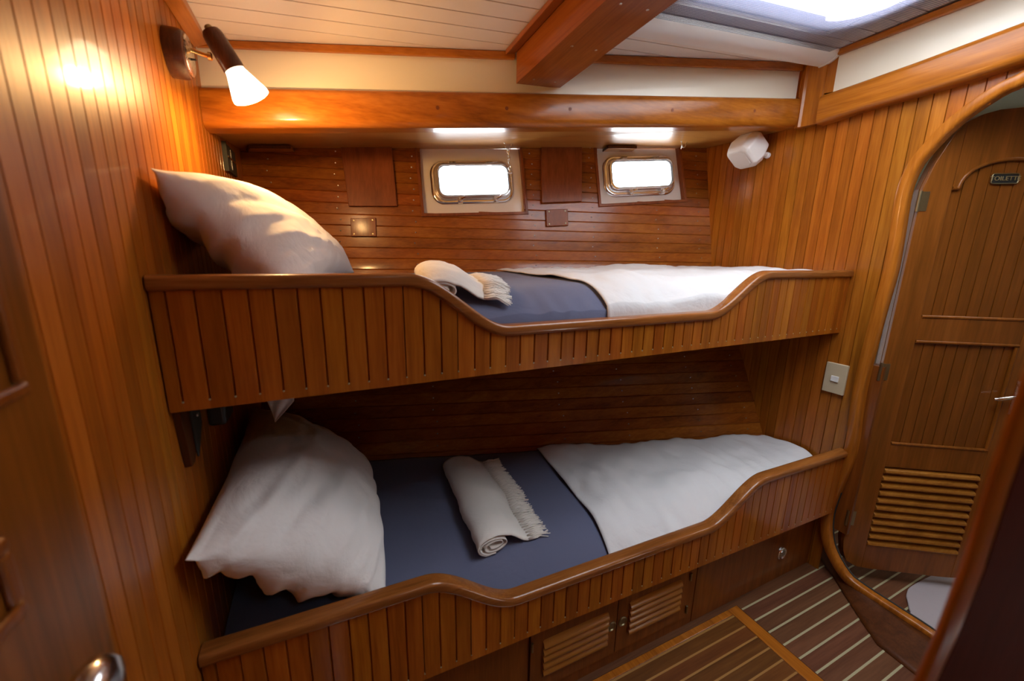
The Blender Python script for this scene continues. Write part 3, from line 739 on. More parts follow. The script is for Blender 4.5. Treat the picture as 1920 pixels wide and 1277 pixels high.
# ------------------------------------------------------------------ rolled towels
def towel(axis0, axis1, right, M, label, w=.095, h=.052, tail=.10, seed=0, zlift=0):
    axis0, axis1 = np.array(axis0, float), np.array(axis1, float); right = np.array(right, float)
    root = empty('towel', (*((axis0+axis1)/2), M.top(*((axis0+axis1)/2))), label, 'towel', 'rolled towels with fringe')
    # path in (r, z): inner spiral then flat tail
    path = []
    turns = 2.2
    for k in range(70):
        t = k/69; a = -math.pi/2-2*math.pi*turns*(1-t)      # ends at the bottom
        f = .28+.72*t
        path.append((w/2*f*math.cos(a), h/2+(h/2)*f*math.sin(a)))
    # close the outer turn: over the top and down to a tail on the right
    path = path[::1]
    last = []
    for k in range(16):
        t = k/15
        last.append((lerp(0, -w/2, t) if False else 0, 0))
    path2 = []
    for k in range(14): # outer wrap from bottom-left over the top
        a = -math.pi/2-math.pi*1.25*k/13
        path2.append((w*.53*math.cos(a), h/2+h*.56*math.sin(a)))
    px0, pz0 = path2[-1]
    for k in range(1, 9):
        t = k/8; path2.append((lerp(px0, w*.5+tail, t), lerp(pz0, .006, sstep(min(1, t*1.5)))))
    path += path2
    n = 40; rows = []
    for i in range(n+1):
        s = i/n; c = axis0+(axis1-axis0)*s; row = []
        for k, (r, z) in enumerate(path):
            wob = .006*nz(s*5+seed, k*.05, seed)+.003*nz(s*14, k*.08, seed)
            sh = .012*nz(s*2.2, seed+4.0)
            p = c+right*(r+wob+sh*(r > 0)); sq = 1-.12*max(0, nz(s*3+seed, 2.2))
            row.append((p[0], p[1], M.top(c[0], c[1])*1.0+.004+max(.002, z*sq+wob*.6)+zlift))
        rows.append(row)
    b = MB(); b.grid(rows); b.build('cloth', M_towel, root, smooth=179, solid=.0035)
    # fringe strands along the tail's edge
    rng = random.Random(seed+1); b = MB()
    for k in range(380):
        s = (k+rng.random())/380; i = min(n, int(s*n)); e = np.array(rows[i][-1]); e2 = np.array(rows[i][-3]); d = unit(np.array([*right, 0]))
        ax = np.array([*unit(axis1-axis0), 0]); l = rng.uniform(.040, .058); q = e-d*.040+np.array([0, 0, rng.uniform(.001, .005)])
        q1 = q+d*l*.5+ax*rng.uniform(-.005, .005)+np.array([0, 0, rng.uniform(0, .006)]); q2 = q+d*(l+.012)+ax*rng.uniform(-.010, .010)
        q2[2] = M.top(q2[0], max(q2[1], M.front(q2[0])))+rng.uniform(.003, .009)+zlift
        b.tube([q, q1, q2], [.0018, .0017, .0012], 5)
    b.build('fringe', M_fringe, root, smooth=179)
    return root
towel((.615, .035), (.640, .470), (1, .06), ML, 'rolled cream towel with fringe, on the blue part of the lower bunk', seed=2)
towel((.490, .060), (.530, .30), (1, -.10), MU, 'rolled cream towel with fringe, behind the curved rail of the upper bunk', w=.085, h=.046, tail=.10, seed=11, zlift=.012)

# white sheet corner hanging down behind the upper bunk's front board
b = MB(); c0 = at(527, 752, 1, .30); rows = []
L0, R0, T0 = at(500, 750, 1, .30), at(553, 750, 1, .30), at(516, 791, 1, .30)
for i in range(13):
    t = i/12; l = L0+(T0-L0)*t; r = R0+(T0-R0)*t**1.2; row = []
    for j in range(13):
        s = j/12; p = l+(r-l)*s; row.append((p[0], p[1]+.006*math.sin(s*9+t*2)*(1-t*.7), p[2]+(.035*(1-t) if i == 0 else 0)))
    rows.append(row)
b.grid(rows); b.build('bed_sheet', M_sheet, smooth=179, solid=.002, label='white sheet corner hanging below the upper bunk, over the lower pillow', cat='sheet')

# ================================================================== SMALL FITTINGS
# reading lamp on the left wall
lamp_y = .335
def lpx(u, v, y=lamp_y-.005): return at(u, v, 1, y)
bc = np.array([0.0, lamp_y, .392])
lamp = empty('reading_lamp', (0, lamp_y, .392), 'lit wall reading lamp with dark wooden barrel and white glass shade, on the left wall', 'lamp')
b = MB(); b.lathe(bc, (1, 0, 0), [(.0005, .046), (.026, .046), (.032, .043), (.0335, .040)], 36); b.build('base', M_walnut, lamp, smooth=35)
b = MB(); b.lathe(bc+[.0335, 0, 0], (1, 0, 0), [(0, .0385), (.002, .0385), (.004, .035), (.0055, .012)], 36); b.build('face_plate', M_steel, lamp, smooth=35)
pj = lpx(390, 105); a0 = bc+[.037, 0, .012]
b = MB(); b.tube([a0, lerp(a0, pj, .5), pj], .0045, 12); b.build('arm', M_brass, lamp, smooth=40)
b = MB(); b.lathe(a0+[0, -.012, -.022], (1, -.2, 0), [(0, .0025), (.012, .002)], 8); b.build('switch', M_black, lamp, smooth=40)
bt_, bb_ = lpx(396, 60), lpx(441, 133); dv = unit(bb_-bt_); ln = np.linalg.norm(bb_-bt_)
b = MB(); b.lathe(pj-[.0, 0, 0], unit(lpx(405, 108)-pj), [(0, .008), (.006, .008), (.008, .005)], 14); b.build('joint', M_brass, lamp, smooth=40)
rb = .0205
b = MB(); b.lathe(bt_, dv, [(-.004, .006), (-.002, .0165), (.004, .0195), (.012, rb), (ln, rb+.0015)], 28); b.build('barrel', M_walnut, lamp, smooth=40)
b = MB(); b.lathe(bt_-dv*.012, dv, [(0, .006), (.003, .0075), (.0085, .0075)], 14); b.build('cap', M_agebrass, lamp, smooth=40)
b = MB(); prof = [(0, .0195), (.006, .0215), (.03, .031), (.048, .038), (.054, .0385), (.055, .036), (.05, .034), (.02, .02), (.004, .012)]
b.lathe(bb_+dv*.0005, dv, prof, 36); b.build('shade', M_shade, lamp, smooth=60)
pl_ = bb_+dv*.066
l = bpy.data.lights.new('reading_lamp_bulb', 'POINT'); l.energy = 7.0; l.color = (1.0, .56, .20); l.shadow_soft_size = .016
o = bpy.data.objects.new('reading_lamp_bulb', l); COL.objects.link(o); o.location = (pl_[0], pl_[1], pl_[2]+ZO)

# black outlet plate with brass cross bars, high on the left wall
y0, y1, z0, z1 = .775, .925, .238, .318
r = empty('wall_socket', (0, .85, .28), 'black outlet plate with brass bar on the left wall, above the upper pillow', 'socket')
b = MB(); b.box(.0002, .010, y0, y1, z0, z1); b.build('plate', M_grey, r, bevel=.002)
b = MB(); b.box(.0105, .013, y0+.004, y1-.004, .276, .281); b.build('brass_bar', M_brass, r)
b = MB(); b.box(.0105, .012, .835, .842, z0+.01, z1-.01); b.build('divider', M_steel, r)
b = MB(); b.box(.0002, .012, y0-.006, y0-.0005, z0-.004, z1+.002); b.build('edge_strip', M_grey, r)
# wooden bracket with dark metal plate, under the upper bunk
r = empty('wall_bracket', (0, .08, -.35), 'small wooden block with dark metal plate on the left wall, under the upper bunk', 'bracket')
b = MB(); b.prism([(.0003, 0.014, -.276), (.0003, 0.109, -.276), (.0003, 0.109, -.34), (.0003, 0.046, -.392), (.0003, 0.029, -.392)], (.012, 0, 0)); b.build('block', M_dark, r, bevel=.0015)
b = MB(); b.prism([(.0125, 0.054, -.279), (.0125, 0.106, -.279), (.0125, 0.106, -.338), (.0125, 0.059, -.388)], (.004, 0, 0)); b.build('metal_plate', M_grey, r, bevel=.001)
b = MB(); b.lathe((.0167, .082, -.312), (1, 0, 0), [(0, .004), (.002, .0035)], 12); b.build('screw', M_steel, r, smooth=40)
# black fixture further back
b = MB(); p = at(426, 770, 0, .03); b.box(.0005, .035, p[1]-.04, p[1]+.04, at(426, 789, 0, .03)[2], -.30); b.build('wall_socket', M_black, bevel=.008, segs=3, label='small black box on the left wall, tucked under the upper bunk', cat='socket')

# white speaker on the right bulkhead
c = at(1400, 284, 0, 1.90); ax = unit([-.62, .08, -.78]); a1 = unit(np.cross(ax, [0, 0, 1])); a2 = np.cross(a1, ax)
sp = empty('wall_speaker', c, 'white box speaker with chamfered corners, high on the right wall', 'speaker')
def octo(s, ch): return [(s, ch), (ch, s), (-ch, s), (-s, ch), (-s, -ch), (-ch, -s), (ch, -s), (s, -ch)]
b = MB(); rings = []
for d, s in ((-.058, .044), (-.053, .052), (.0, .062), (.035, .056), (.046, .046)): rings.append([c+ax*d+a1*x+a2*y for x, y in octo(s, s*.62)])
b.loft(rings); b.build('body', M_plastic, sp, bevel=.006, segs=3, smooth=30)
b = MB(); b.loft([[c+ax*d+a1*x+a2*y for x, y in octo(s, s*.68)] for d, s in ((.0465, .038), (.0485, .037))]); b.build('grille', M_plastic, sp, bevel=.001)
wp = at(1440, 292, 0, 1.995); kn = at(1425, 284, 0, 1.94)
b = MB(); b.lathe(wp, unit(kn-wp), [(-.0, .012), (.012, .012), (.014, .009), (.04, .009), (.042, .016), (.058, .016)], 18); b.build('bracket', M_plastic, sp, smooth=40)
p1, p2 = at(1412, 254, 0, 1.94), at(1448, 240, 0, 1.985)
b = MB(); b.tube([p1-ax*.03, p1, lerp(p1, p2, .5)+[0, 0, .004], p2, p2+[0.008, .0, .03]], .003, 8); b.build('cable', M_black, sp, smooth=60)

# light switch on the right bulkhead
ya, yb = at(1590, 700, 0, 1.994)[1], at(1542, 700, 0, 1.994)[1]; z0, z1 = -.505, -.395
yc = (.012-.046)/2
r = empty('light_switch', (2, yc, -.45), 'beige switch plate with white rocker on the right wall, below the upper bunk', 'switch')
b = MB(); b.box(1.990, 1.9998, yc-.036, yc+.036, -.508, -.392); b.build('plate', M_beige, r, bevel=.002)
b = MB(); b.box(1.986, 1.9898, yc-.014, yc+.012, -.462, -.440); b.build('rocker', M_plastic, r, bevel=.0015)

# square access covers and wooden panels screwed to the hull lining
def hull_box(px4, th, off=.0, zpad=0):
    P = [hull_at(u, v) for u, v in px4]                  # bl br tr tl
    n = unit(np.cross(P[1]-P[0], P[3]-P[0]));
    if n[1] > 0: n = -n
    return [p+n*off for p in P], n
for px4, lab in (([(659, 444), (706, 444), (705, 409), (658, 410)], 'square teak cover plate on the hull planks, nearer the upper pillow'),
                 ([(1023.5, 425.5), (1064.5, 423.5), (1063, 392.7), (1022.5, 394)], 'square teak cover plate on the hull planks, between the two portholes')):
    P, n = hull_box(px4, .01, .0015); r = empty('access_cover', np.mean(P, axis=0), lab, 'cover plate', 'square cover plates')
    b = MB(); b.hexa(P+[p+n*.010 for p in P]); b.build('plate', M_panel, r, bevel=.002)
    cc = np.mean(P, axis=0)
    for p in P:
        b = MB(); b.lathe(cc+(p-cc)*.74+n*.0101, n, [(0, .0038), (.0014, .003)], 8); b.build('screw', M_agebrass, r, smooth=40)
for px4, lab in (([(655, 388), (745, 388), (735, 278), (640, 278)], 'upright mahogany panel on the hull planks, left of the first porthole'),
                 ([(1014, 382), (1089, 379), (1089, 276), (1014, 276)], 'upright mahogany panel on the hull planks, between the two portholes')):
    P, n = hull_box(px4, .02, .0005)
    b = MB(); b.hexa(P+[p+n*.016 for p in P]); b.build('wall_panel', M_panel, bevel=.002, label=lab, cat='panel', group='mahogany panels on the hull')
# ceiling plates near the hull
def under_z(x, y):
    t = x/2; y0_, y1_ = lerp(.58, .27, t), lerp(1.15, .72, t); return lerp(lerp(.309, .4995, t), lerp(.372, .5135, t), (y-y0_)/(y1_-y0_))
def under_at(u, v, dz=0):
    r = ray(u, v); lo, hi = .4, 3
    for _ in range(50):
        m = (lo+hi)/2; p = EYE+m*r/np.linalg.norm(r[:2])
        if p[2] < under_z(p[0], p[1])-dz: lo = m
        else: hi = m
    return p
for px4, lab in (([(1126, 284), (1141, 273), (1194, 274), (1180, 284)], 'thin wooden flap with dark edge under the side deck, over the right porthole'),
                 ([(462, 284), (468, 272), (545, 273), (556, 284)], 'thin wooden flap with dark edge under the side deck, over the upper pillow')):
    P = [under_at(u, v, .002) for u, v in px4]
    P = [np.array([p[0], p[1], under_z(p[0], p[1])-.0015]) for p in P]
    r = empty('wooden_flap', np.mean(P, axis=0), lab, 'flap')
    b = MB(); b.hexa([p-[0, 0, .010] for p in P]+P); b.build('board', M_ply, r, bevel=.001)
    c = np.mean(P, axis=0); b = MB()
    for i in (0, 1):
        p, q = P[i], P[(i+1) % 4]; o_ = unit((p+q)/2-c)
        b.hexa([p-[0, 0, .0115], q-[0, 0, .0115], q+o_*.004-[0, 0, .0115], p+o_*.004-[0, 0, .0115], p, q, q+o_*.004, p+o_*.004])
    b.build('edge_strip', M_dark, r)
# hooks and chain
def hook(u, v, lab, chain):
    c = under_at(u, v); c[2] = under_z(c[0], c[1])
    r = empty('ceiling_hook', c, lab, 'hook', 'hooks under the side deck')
    b = MB(); pts = []
    for k in range(13):
        a = math.pi*k/12; pts.append(c+[.013*math.cos(a), 0, -.004-.022*math.sin(a)])
    b.tube([c+[.019, 0, -.001], c+[.015, 0, -.003]]+pts+[c+[-.015, 0, -.003], c+[-.019, 0, -.001]], .0018, 8); b.build('eye', M_steel, r, smooth=60)
    if chain:
        b = MB(); z = -.030
        for k in range(7):
            a = k*math.pi/2.6; q = c+[0.001*k, -.001*k, z]; d = np.array([math.cos(a), math.sin(a), 0]); loop_ = []
            for j in range(12):
                t = 2*math.pi*j/12; loop_.append(q+d*.0042*math.cos(t)+np.array([0, 0, .0085*math.sin(t)]))
            b.tube(loop_, .0013, 6, loop=True); z -= .0125
        q = c+[.006, -.006, z+.004]; b.tube([q+[-.011, 0, 0], q, q+[.011, 0, .001]], .0025, 8)
        b.build('chain', M_chrome, r, smooth=60)
hook(953, 268, 'steel hook with a short chain under the side deck, over the left porthole', True)
hook(1283, 265, 'bare steel hook under the side deck, right of the right porthole', False)

# ------------------------------------------------------------------ roller blind at the hatch
rb_ = empty('roller_blind', (1.55, .18, .67), 'white roller blind case with dark insect screen drawn under the ceiling hatch', 'blind')
b = MB(); rings = []
xa, xb = 1.045, 1.962
for x in (xa, xb):
    yb_ = .212; zc = ceil_z(x, .2)-.002; prof = []
    H, D = .034, .062
    for k in range(10):
        a = math.pi/2*k/9; prof.append((yb_-D+D*(1-math.cos(a)) if False else yb_-D*math.cos(a)*1.0, zc-H*math.sin(a)))
    rings.append([(x, y, z) for y, z in [(yb_, zc)]+prof[::-1]] )
b.loft(rings); b.build('case', M_blind, rb_, smooth=50)
for x, x2 in ((xa-.022, xa-.0005), (xb+.0005, xb+.016)):
    rings = []
    for xx in (x, x2):
        zc = ceil_z(xx, .2)-.002; rings.append([(xx, .214, zc)]+[(xx, .214-.066*math.cos(a), zc-.037*math.sin(a)) for a in [math.pi/2*k/9 for k in range(10)]][::-1])
    b = MB(); b.loft(rings); b.build('end_cap', M_plastic, rb_, bevel=.002)
b = MB(); P = []
for dz in (-.0095, -.0083):
    P += [(1.035, -1.04, ceil_z(1.035, -1.04)+dz), (1.915, -1.04, ceil_z(1.915, -1.04)+dz), (1.915, .155, ceil_z(1.915, .155)+dz-.006), (1.035, .155, ceil_z(1.035, .155)+dz-.006)]
b.add(P[:4], [(0, 1, 2, 3)]); b.build('insect_screen', M_mesh, rb_)
b = MB(); b.box(1.012, 1.033, -1.0, .15, ceil_z(1.02, 0)-.03, ceil_z(1.02, 0)-.012); b.build('guide_rail', M_plastic, rb_, bevel=.002)

# ------------------------------------------------------------------ cabinet under the lower bunk
CF = -.045
cab = empty('louvred_cabinet', (1.0, CF, FLOOR), 'teak louvred cabinet with two doors under the lower bunk', 'cabinet')
zt_, zb_ = -.9705, FLOOR+.0005
b = MB()
for xa, xb, za, zb in ((.31, .683, zb_, zt_), (1.285, 1.32, zb_, zt_), (.683, 1.285, zb_, -1.208), (.683, 1.285, -1.000, zt_)):
    b.box(xa, xb, CF, CF+.018, za, zb)
b.build('face_frame', M_cab, cab)
b = MB(); b.box(.31, 1.32, CF+.02, CF+.24, zb_, zb_+.01); b.box(.31, .32, CF+.02, CF+.24, zb_+.011, zt_); b.box(1.31, 1.32, CF+.02, CF+.24, zb_+.011, zt_); b.box(.321, 1.309, CF+.23, CF+.24, zb_+.011, zt_)
b.build('carcass', M_dark, cab)
for (xa, xb, la, lb, kx, hx) in ((.686, .980, .727, .942, .962, .688), (.983, 1.283, 1.030, 1.240, 1.004, 1.281)):
    d = MB(); y0, y1 = CF-.006, CF+.014; za, zb = -1.206, -1.002; l0, l1 = -1.152, -1.036
    for (p, q, s, t) in ((xa, la, za, zb), (lb, xb, za, zb), (la, lb, za, l0), (la, lb, l1, zb)): d.box(p, q, y0, y1, s, t)
    dr = d.build('door', M_cab, cab)
    sl_ = MB(); npl = 5
    for k in range(npl):
        zc = l0+(l1-l0)*(k+.5)/npl
        el = [(y0-.001+.014*math.cos(q)*math.sin(.62)+.0045*math.sin(q)*math.cos(.62), zc+.0145*math.cos(q)*math.cos(.62)*1.0-.0045*math.sin(q)*math.sin(.62)) for q in [2*math.pi*j/14 for j in range(14)]]
        sl_.loft([[(xx, ey, ez) for ey, ez in el] for xx in (la-.003, lb+.003)])
    sl_.build('louvre_slats', M_slat, dr, smooth=50)
    k_ = MB(); ring = []
    k_.lathe((kx, y0, -1.098), (0, -1, 0), [(.0, .0165), (.002, .0165), (.0035, .0145), (.003, .0125), (.0004, .011), (.0003, .001)], 24); k_.build('finger_pull', M_agebrass, dr, smooth=40)
    for hz in (-1.04, -1.17):
        h_ = MB(); h_.tube([(hx, y0-.004, hz-.014), (hx, y0-.004, hz+.014)], .0035, 8); h_.build('hinge', M_agebrass, dr, smooth=50)
lk = empty('locker', (1.65, CF, FLOOR), 'plain teak locker front with round chrome latch, right end under the lower bunk', 'locker')
b = MB(); b.box(1.324, 1.999, CF, CF+.018, zb_, zt_); b.build('front_panel', M_cab, lk, bevel=.001)
b = MB(); b.lathe((1.80, CF, -1.135), (0, -1, 0), [(0, .026), (.003, .026), (.006, .022), (.004, .017), (.002, .016), (.002, .001)], 28); b.build('latch_ring', M_chrome, lk, smooth=40)
b = MB(); b.lathe((1.80, CF-.0025, -1.135), (0, -1, 0), [(0, .0145), (.003, .0135), (.0035, .002)], 20); b.build('latch_button', M_steel, lk, smooth=40)
lk = empty('locker', (.16, CF, FLOOR), 'plain dark teak locker front left of the louvred cabinet, under the lower bunk', 'locker')
b = MB(); b.box(.004, .306, CF, CF+.018, zb_, zt_); b.build('front_panel', M_cab, lk, bevel=.001)

# ================================================================== TOILET DOOR AND ROOM BEYOND
H0 = np.array([2.024, -.134, 0]); DD = unit([.83, -.55, 0]); DN = unit([-.55, -.83, 0])   # DN faces the viewer
def DP(s, z, h=0): p = H0+DD*s+DN*h; return np.array([p[0], p[1], z])
def dpx(u, v):
    p = atp(u, v, H0, DN); return (p-H0)@DD, p[2]
door = empty('door_1', DP(0, -1.19), kind='structure')
def dbox(b, s0, s1, z0, z1, h0, h1): b.hexa([DP(s0, z0, h0), DP(s1, z0, h0), DP(s1, z0, h1), DP(s0, z0, h1), DP(s0, z1, h0), DP(s1, z1, h0), DP(s1, z1, h1), DP(s0, z1, h1)])
# leaf outline with rounded top and bottom
WD = .475
def leaf_top(s):
    q = min(s, WD-s); a = dict(zip((0, .02, .05, .076, .12, .16, .2376), (.22, .30, .372, .412, .435, .446, .452)))
    return float(np.interp(q, list(a.keys()), list(a.values())))
def leaf_bot(s):
    q = min(s, WD-s); return float(np.interp(q, (0, .008, .025, .06, .1), (-1.08, -1.13, -1.17, -1.19, -1.195)))
out = [(s, leaf_bot(s)) for s in np.linspace(0, WD, 40)]+[(s, leaf_top(s)) for s in np.linspace(WD, 0, 60)]
PS0, PS1 = .082, .390
def arch(s):   # arched head of the upper panel
    q = abs(s-.236)/(.154); 
    return .225 if q > .86 else .235+.075*math.sqrt(max(0, 1-(q/.86)**2))
b = MB()
# core sheet
b.loft([[DP(s, z, -.030) for s, z in out], [DP(s, z, -.010) for s, z in out]])
b.build('leaf', M_door, door)
def colz(s, lo_, hi_): return lo_(s), hi_(s)
def slab(name, s0, s1, zlo, zhi, h0, h1, mat, n=24, bev=.0015):
    b = MB(); ss = np.linspace(s0, s1, n)
    rings = [[DP(s, zlo(s), h0), DP(s, zlo(s), h1), DP(s, zhi(s), h1), DP(s, zhi(s), h0)] for s in ss]
    b.loft(rings); return b.build(name, mat, door, bevel=bev)
slab('stile', 0.0005, PS0, leaf_bot, leaf_top, -.0095, .004, M_door)
slab('stile', PS1, WD-.0005, leaf_bot, leaf_top, -.0095, .004, M_door)
slab('rail', PS0+.0005, PS1-.0005, arch, leaf_top, -.0095, .0038, M_door, 60, .0)
slab('rail', PS0+.0005, PS1-.0005, lambda s: -.275, lambda s: -.195, -.0095, .0038, M_door, 2)
slab('rail', PS0+.0005, PS1-.0005, lambda s: -.755, lambda s: -.665, -.0095, .0038, M_door, 2)
slab('rail', PS0+.0005, PS1-.0005, leaf_bot, lambda s: -1.085, -.0095, .0038, M_door, 10)
# arched moulding and panel mouldings
b = MB(); b.tube([DP(s, arch(s)-.004, .001) for s in np.linspace(PS0+.003, PS1-.003, 60)], .006, 8); b.build('moulding', M_door, door, smooth=60)
for z in (-.192, -.279, -.661):
    b = MB(); b.tube([DP(PS0+.002, z, .001), DP(PS1-.002, z, .001)], .006, 8); b.build('moulding', M_door, door, smooth=60)
for z0_, z1_ in ((-.656, -.285),):
    b = MB(); b.tube([DP(PS1-.005, z0_, .001), DP(PS1-.005, z1_, .001)], .006, 8); b.build('moulding', M_door, door, smooth=60)
# planked infill panels with bright V lines
for zlo, zhi in ((lambda s: -.190, lambda s: arch(s)), (lambda s: -.66, lambda s: -.28)):
    b = MB(); nb = 9; wv = (PS1-PS0)/nb
    for k in range(nb):
        a, c = PS0+wv*k+.0012, PS0+wv*(k+1)-.0012; ss = np.linspace(a, c, 5)
        b.loft([[DP(s, zlo(s), -.0098), DP(s, zlo(s), -.004), DP(s, zhi(s)+.003, -.004), DP(s, zhi(s)+.003, -.0098)] for s in ss])
    b.build('plank_panel', M_doorp, door, bevel=.0008)
b = MB(); n = 11
for k in range(n):
    z = -.772-.0295*k*(.310/.295)
    b.loft([[DP(s, z-.011, -.004), DP(s, z-.011, .004), DP(s, z-.003, .010), DP(s, z+.004, .008), DP(s, z+.012, -.006)] for s in (PS0+.002, PS1-.002)])
b.build('louvre_slats', M_slat, door, bevel=.0008)
# hinges at the jamb
for u, v in ((1713, 378), (1642, 696), (1574, 968)):
    s, z = dpx(u, v); b = MB(); p = DP(-.004, z, .004)
    b.tube([p-[0, 0, .032], p+[0, 0, .032]], .0055, 10)
    for k in (-1, 0, 1): b.lathe(DP(.012, z+.022*k, .0042), DN, [(0, .0045), (.002, .0035)], 8)
    dbox(b, -.002, .022, z-.03, z+.03, .0041, .0058); b.build('hinge', M_agebrass, door, smooth=40)
# latch with lever
b = MB(); dbox(b, .413, .437, -.52, -.40, .0042, .0075); b.build('lock_plate', M_steel, door, bevel=.001)
b = MB(); p = DP(.425, -.450, .0076); b.lathe(p, DN, [(0, .009), (.016, .008), (.02, .006)], 14); b.tube([p+DN*.016, DP(.40, -.452, .024), DP(.355, -.462, .026), DP(.345, -.463, .022)], [.006, .006, .0065, .004], 10); b.build('lever', M_chrome, door, smooth=50)
b = MB(); p = DP(.432, -.405, .0076); b.tube([p, p+DN*.012, p+DN*.014-DD*.0+np.array([0, 0, .03])], .004, 8); b.build('bolt', M_chrome, door, smooth=50)
rb2 = MB(); rb2.box(2.0165, 2.060, -.145, -.085, -1.05, -.375); rb2.build('added_gap_strip', M_cab, kind='structure')  # added strip that closes the lower door gap so it stays dark
# sign
s0, z0 = dpx(1860, 333); s1, z1 = dpx(1917, 335)
sc_ = ((s0+s1)/2-.006, .249)
b = MB(); pts = rrect(sc_[0]-.036, sc_[0]+.036, sc_[1]-.0145, sc_[1]+.0145, .006, 4)
b.loft([[DP(x, y, h) for x, y in pts] for h in (-.0038, .001)]); sg = b.build('sign_plate', M_black, door, label='black TOILETTE sign with brass letters', bevel=.001)
b = MB(); p2 = rrect(sc_[0]-.036, sc_[0]+.036, sc_[1]-.0145, sc_[1]+.0145, .006, 4); b.tube([DP(x, y, .0012) for x, y in p2], .0018, 6, loop=True); b.build('sign_border', M_agebrass, sg, smooth=60)
cu = bpy.data.curves.new('lettering', 'FONT'); cu.body = 'TOILETTE'; cu.size = .018; cu.align_x = 'CENTER'; cu.align_y = 'CENTER'; cu.extrude = .0008; cu.space_character = 1.05; cu.materials.append(M_gold)
to = bpy.data.objects.new('lettering', cu); COL.objects.link(to); to.parent = sg
pp_ = DP(sc_[0], sc_[1], .0021); up_ = np.array([0, 0, 1.0])
to.matrix_basis = Matrix(((DD[0], up_[0], DN[0], pp_[0]), (DD[1], up_[1], DN[1], pp_[1]), (DD[2], up_[2], DN[2], pp_[2]+ZO), (0, 0, 0, 1)))
# toilet compartment shell
b = MB(); b.box(3.1, 3.13, -1.6, 1.0, FLOOR, 1.0); b.box(2.035, 3.13, .55, .58, FLOOR, 1.0); b.box(2.035, 3.13, -1.63, -1.6, FLOOR, 1.0)
b.build('wall_toilet', M_lino, kind='structure')
b = MB(); b.box(2.035, 2.57, -1.6, .55, .66, .68); b.box(2.93, 3.1, -1.6, .55, .66, .68); b.box(2.57, 2.93, -.42, .55, .66, .68); b.box(2.57, 2.93, -1.6, -.78, .66, .68); b.build('ceiling_toilet', M_lino, kind='structure')
b = MB()
for k in range(9): # slatted vent on the toilet wall, seen through the door gap
    pass
p = at(1688, 480, 1, .20)
b = MB(); px_ = p[0]
b.box(px_-.10, px_+.25, .30, .32, -.30, .22); b.build('wall_locker', M_lino, kind='structure')
vg = MB()
for k in range(8): vg.box(px_-.08, px_+.08, .2935, .2995, -.03-.03*k, -.016-.03*k)
vg.build('vent_grille', M_black, label='black slotted vent seen through the gap beside the toilet door', cat='vent')
b = MB(); q = at(1674, 545, 1, .22); b.lathe((q[0]+.03, .24, q[2]-.05), (0, 0, 1), [(0, .03), (.05, .03), (.07, .02), (.09, .01), (.10, .01)], 18); 
bo = b.build('bottle', M_bluep, smooth=40, label='blue bottle on a shelf, seen through the gap beside the toilet door', cat='bottle')
q2 = at(1655, 620, 1, .22)
b = MB(); b.box(q2[0]-.06, q2[0]+.10, .18, .28, q2[2]-.20, q[2]-.0505); b.build('carton', M_pale, bevel=.004, label='pale carton below the blue bottle, in the gap beside the toilet door', cat='box')
# mat on the toilet floor
pm = [at(u, v, 2, FLOOR+.008) for u, v in ((1702, 1128), (1700, 1112), (1715, 1095), (1790, 1058))]+[np.array([2.62, -.30, 0]), np.array([2.62, -.66, 0]), np.array([2.12, -.66, 0]), at(1722, 1170, 2, FLOOR+.008), at(1707, 1148, 2, FLOOR+.008)]
b = MB(); sm = [(p[0], p[1]) for p in pm]; sm = smooth_loop(sm, 4)
b.loft([[(x, y, FLOOR+.001) for x, y in sm], [(x, y, FLOOR+.010) for x, y in sm]]); b.build('bath_mat', M_mat, bevel=.003, label='grey bath mat on the toilet floor beyond the raised sill', cat='mat')

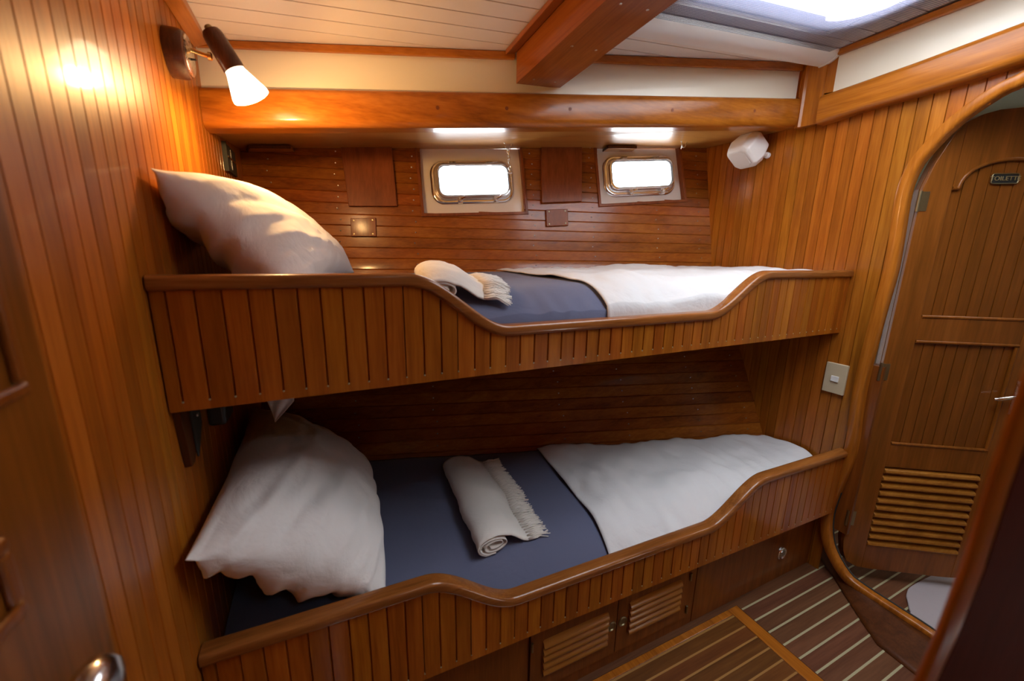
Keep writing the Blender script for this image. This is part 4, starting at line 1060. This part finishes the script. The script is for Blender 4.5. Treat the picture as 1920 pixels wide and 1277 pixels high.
# ================================================================== NEAR FOREGROUND
# door leaf standing against the left wall
dl = empty('door_2', (0.02, -.55, -1.2), kind='structure')
b = MB(); b.box(.001, .022, -1.15, at(150, 940, 0, .022)[1], -1.2, .45); b.build('leaf', M_door, dl, bevel=.004)
pA = at(44, 740, 0, .022); pB = at(38, 1148, 0, .022)
for (ya, yb, za, zb) in ((-.72, pA[1], pA[2], .30), (-.72, pB[1], pB[2]-.0, pA[2]-.09)):
    b = MB()
    for r4 in ((ya, yb, za, za+.012), (ya, yb, zb-.012, zb), (ya, ya+.012, za+.0125, zb-.0125), (yb-.012, yb, za+.0125, zb-.0125)): b.box(.0222, .028, *r4)
    b.build('moulding', M_cab, dl, bevel=.003)
hp = at(172, 1300, 0, .06)
b = MB(); b.lathe((.0222, hp[1], hp[2]), (1, 0, 0), [(0, .013), (.004, .013), (.006, .011), (.008, .009), (.024, .008)], 28); b.build('rose', M_chrome, dl, smooth=50)
b = MB(); b.lathe((.0465, hp[1], hp[2]), (1, 0, 0), [(0, .009), (.004, .019), (.012, .026), (.020, .026), (.027, .021), (.031, .010), (.032, .001)], 32); b.build('handle', M_chrome, dl, smooth=60)
# dark door post close to the viewer on the right
wv = unit([.95, -.35, 0]); tv = unit([.35, .95, 0])
def near(u, v, d=.40): r = ray(u, v); return EYE+r*(d/np.linalg.norm(r[:2]))
pe = [near(*p) for p in ((1920, 661), (1838, 900), (1793, 1052), (1746, 1179), (1703, 1277))]
k0 = (.60-pe[0][2])/(pe[0][2]-pe[1][2]); k1 = (pe[-1][2]-FLOOR-.002)/(pe[-2][2]-pe[-1][2])
pe = [np.array([pe[0][0]+(pe[0][0]-pe[1][0])*min(k0, 2), pe[0][1]+(pe[0][1]-pe[1][1])*min(k0, 2), .60])]+pe+[np.array([pe[-1][0], pe[-1][1], FLOOR+.002])]
post = empty('door_3', pe[3], kind='structure')
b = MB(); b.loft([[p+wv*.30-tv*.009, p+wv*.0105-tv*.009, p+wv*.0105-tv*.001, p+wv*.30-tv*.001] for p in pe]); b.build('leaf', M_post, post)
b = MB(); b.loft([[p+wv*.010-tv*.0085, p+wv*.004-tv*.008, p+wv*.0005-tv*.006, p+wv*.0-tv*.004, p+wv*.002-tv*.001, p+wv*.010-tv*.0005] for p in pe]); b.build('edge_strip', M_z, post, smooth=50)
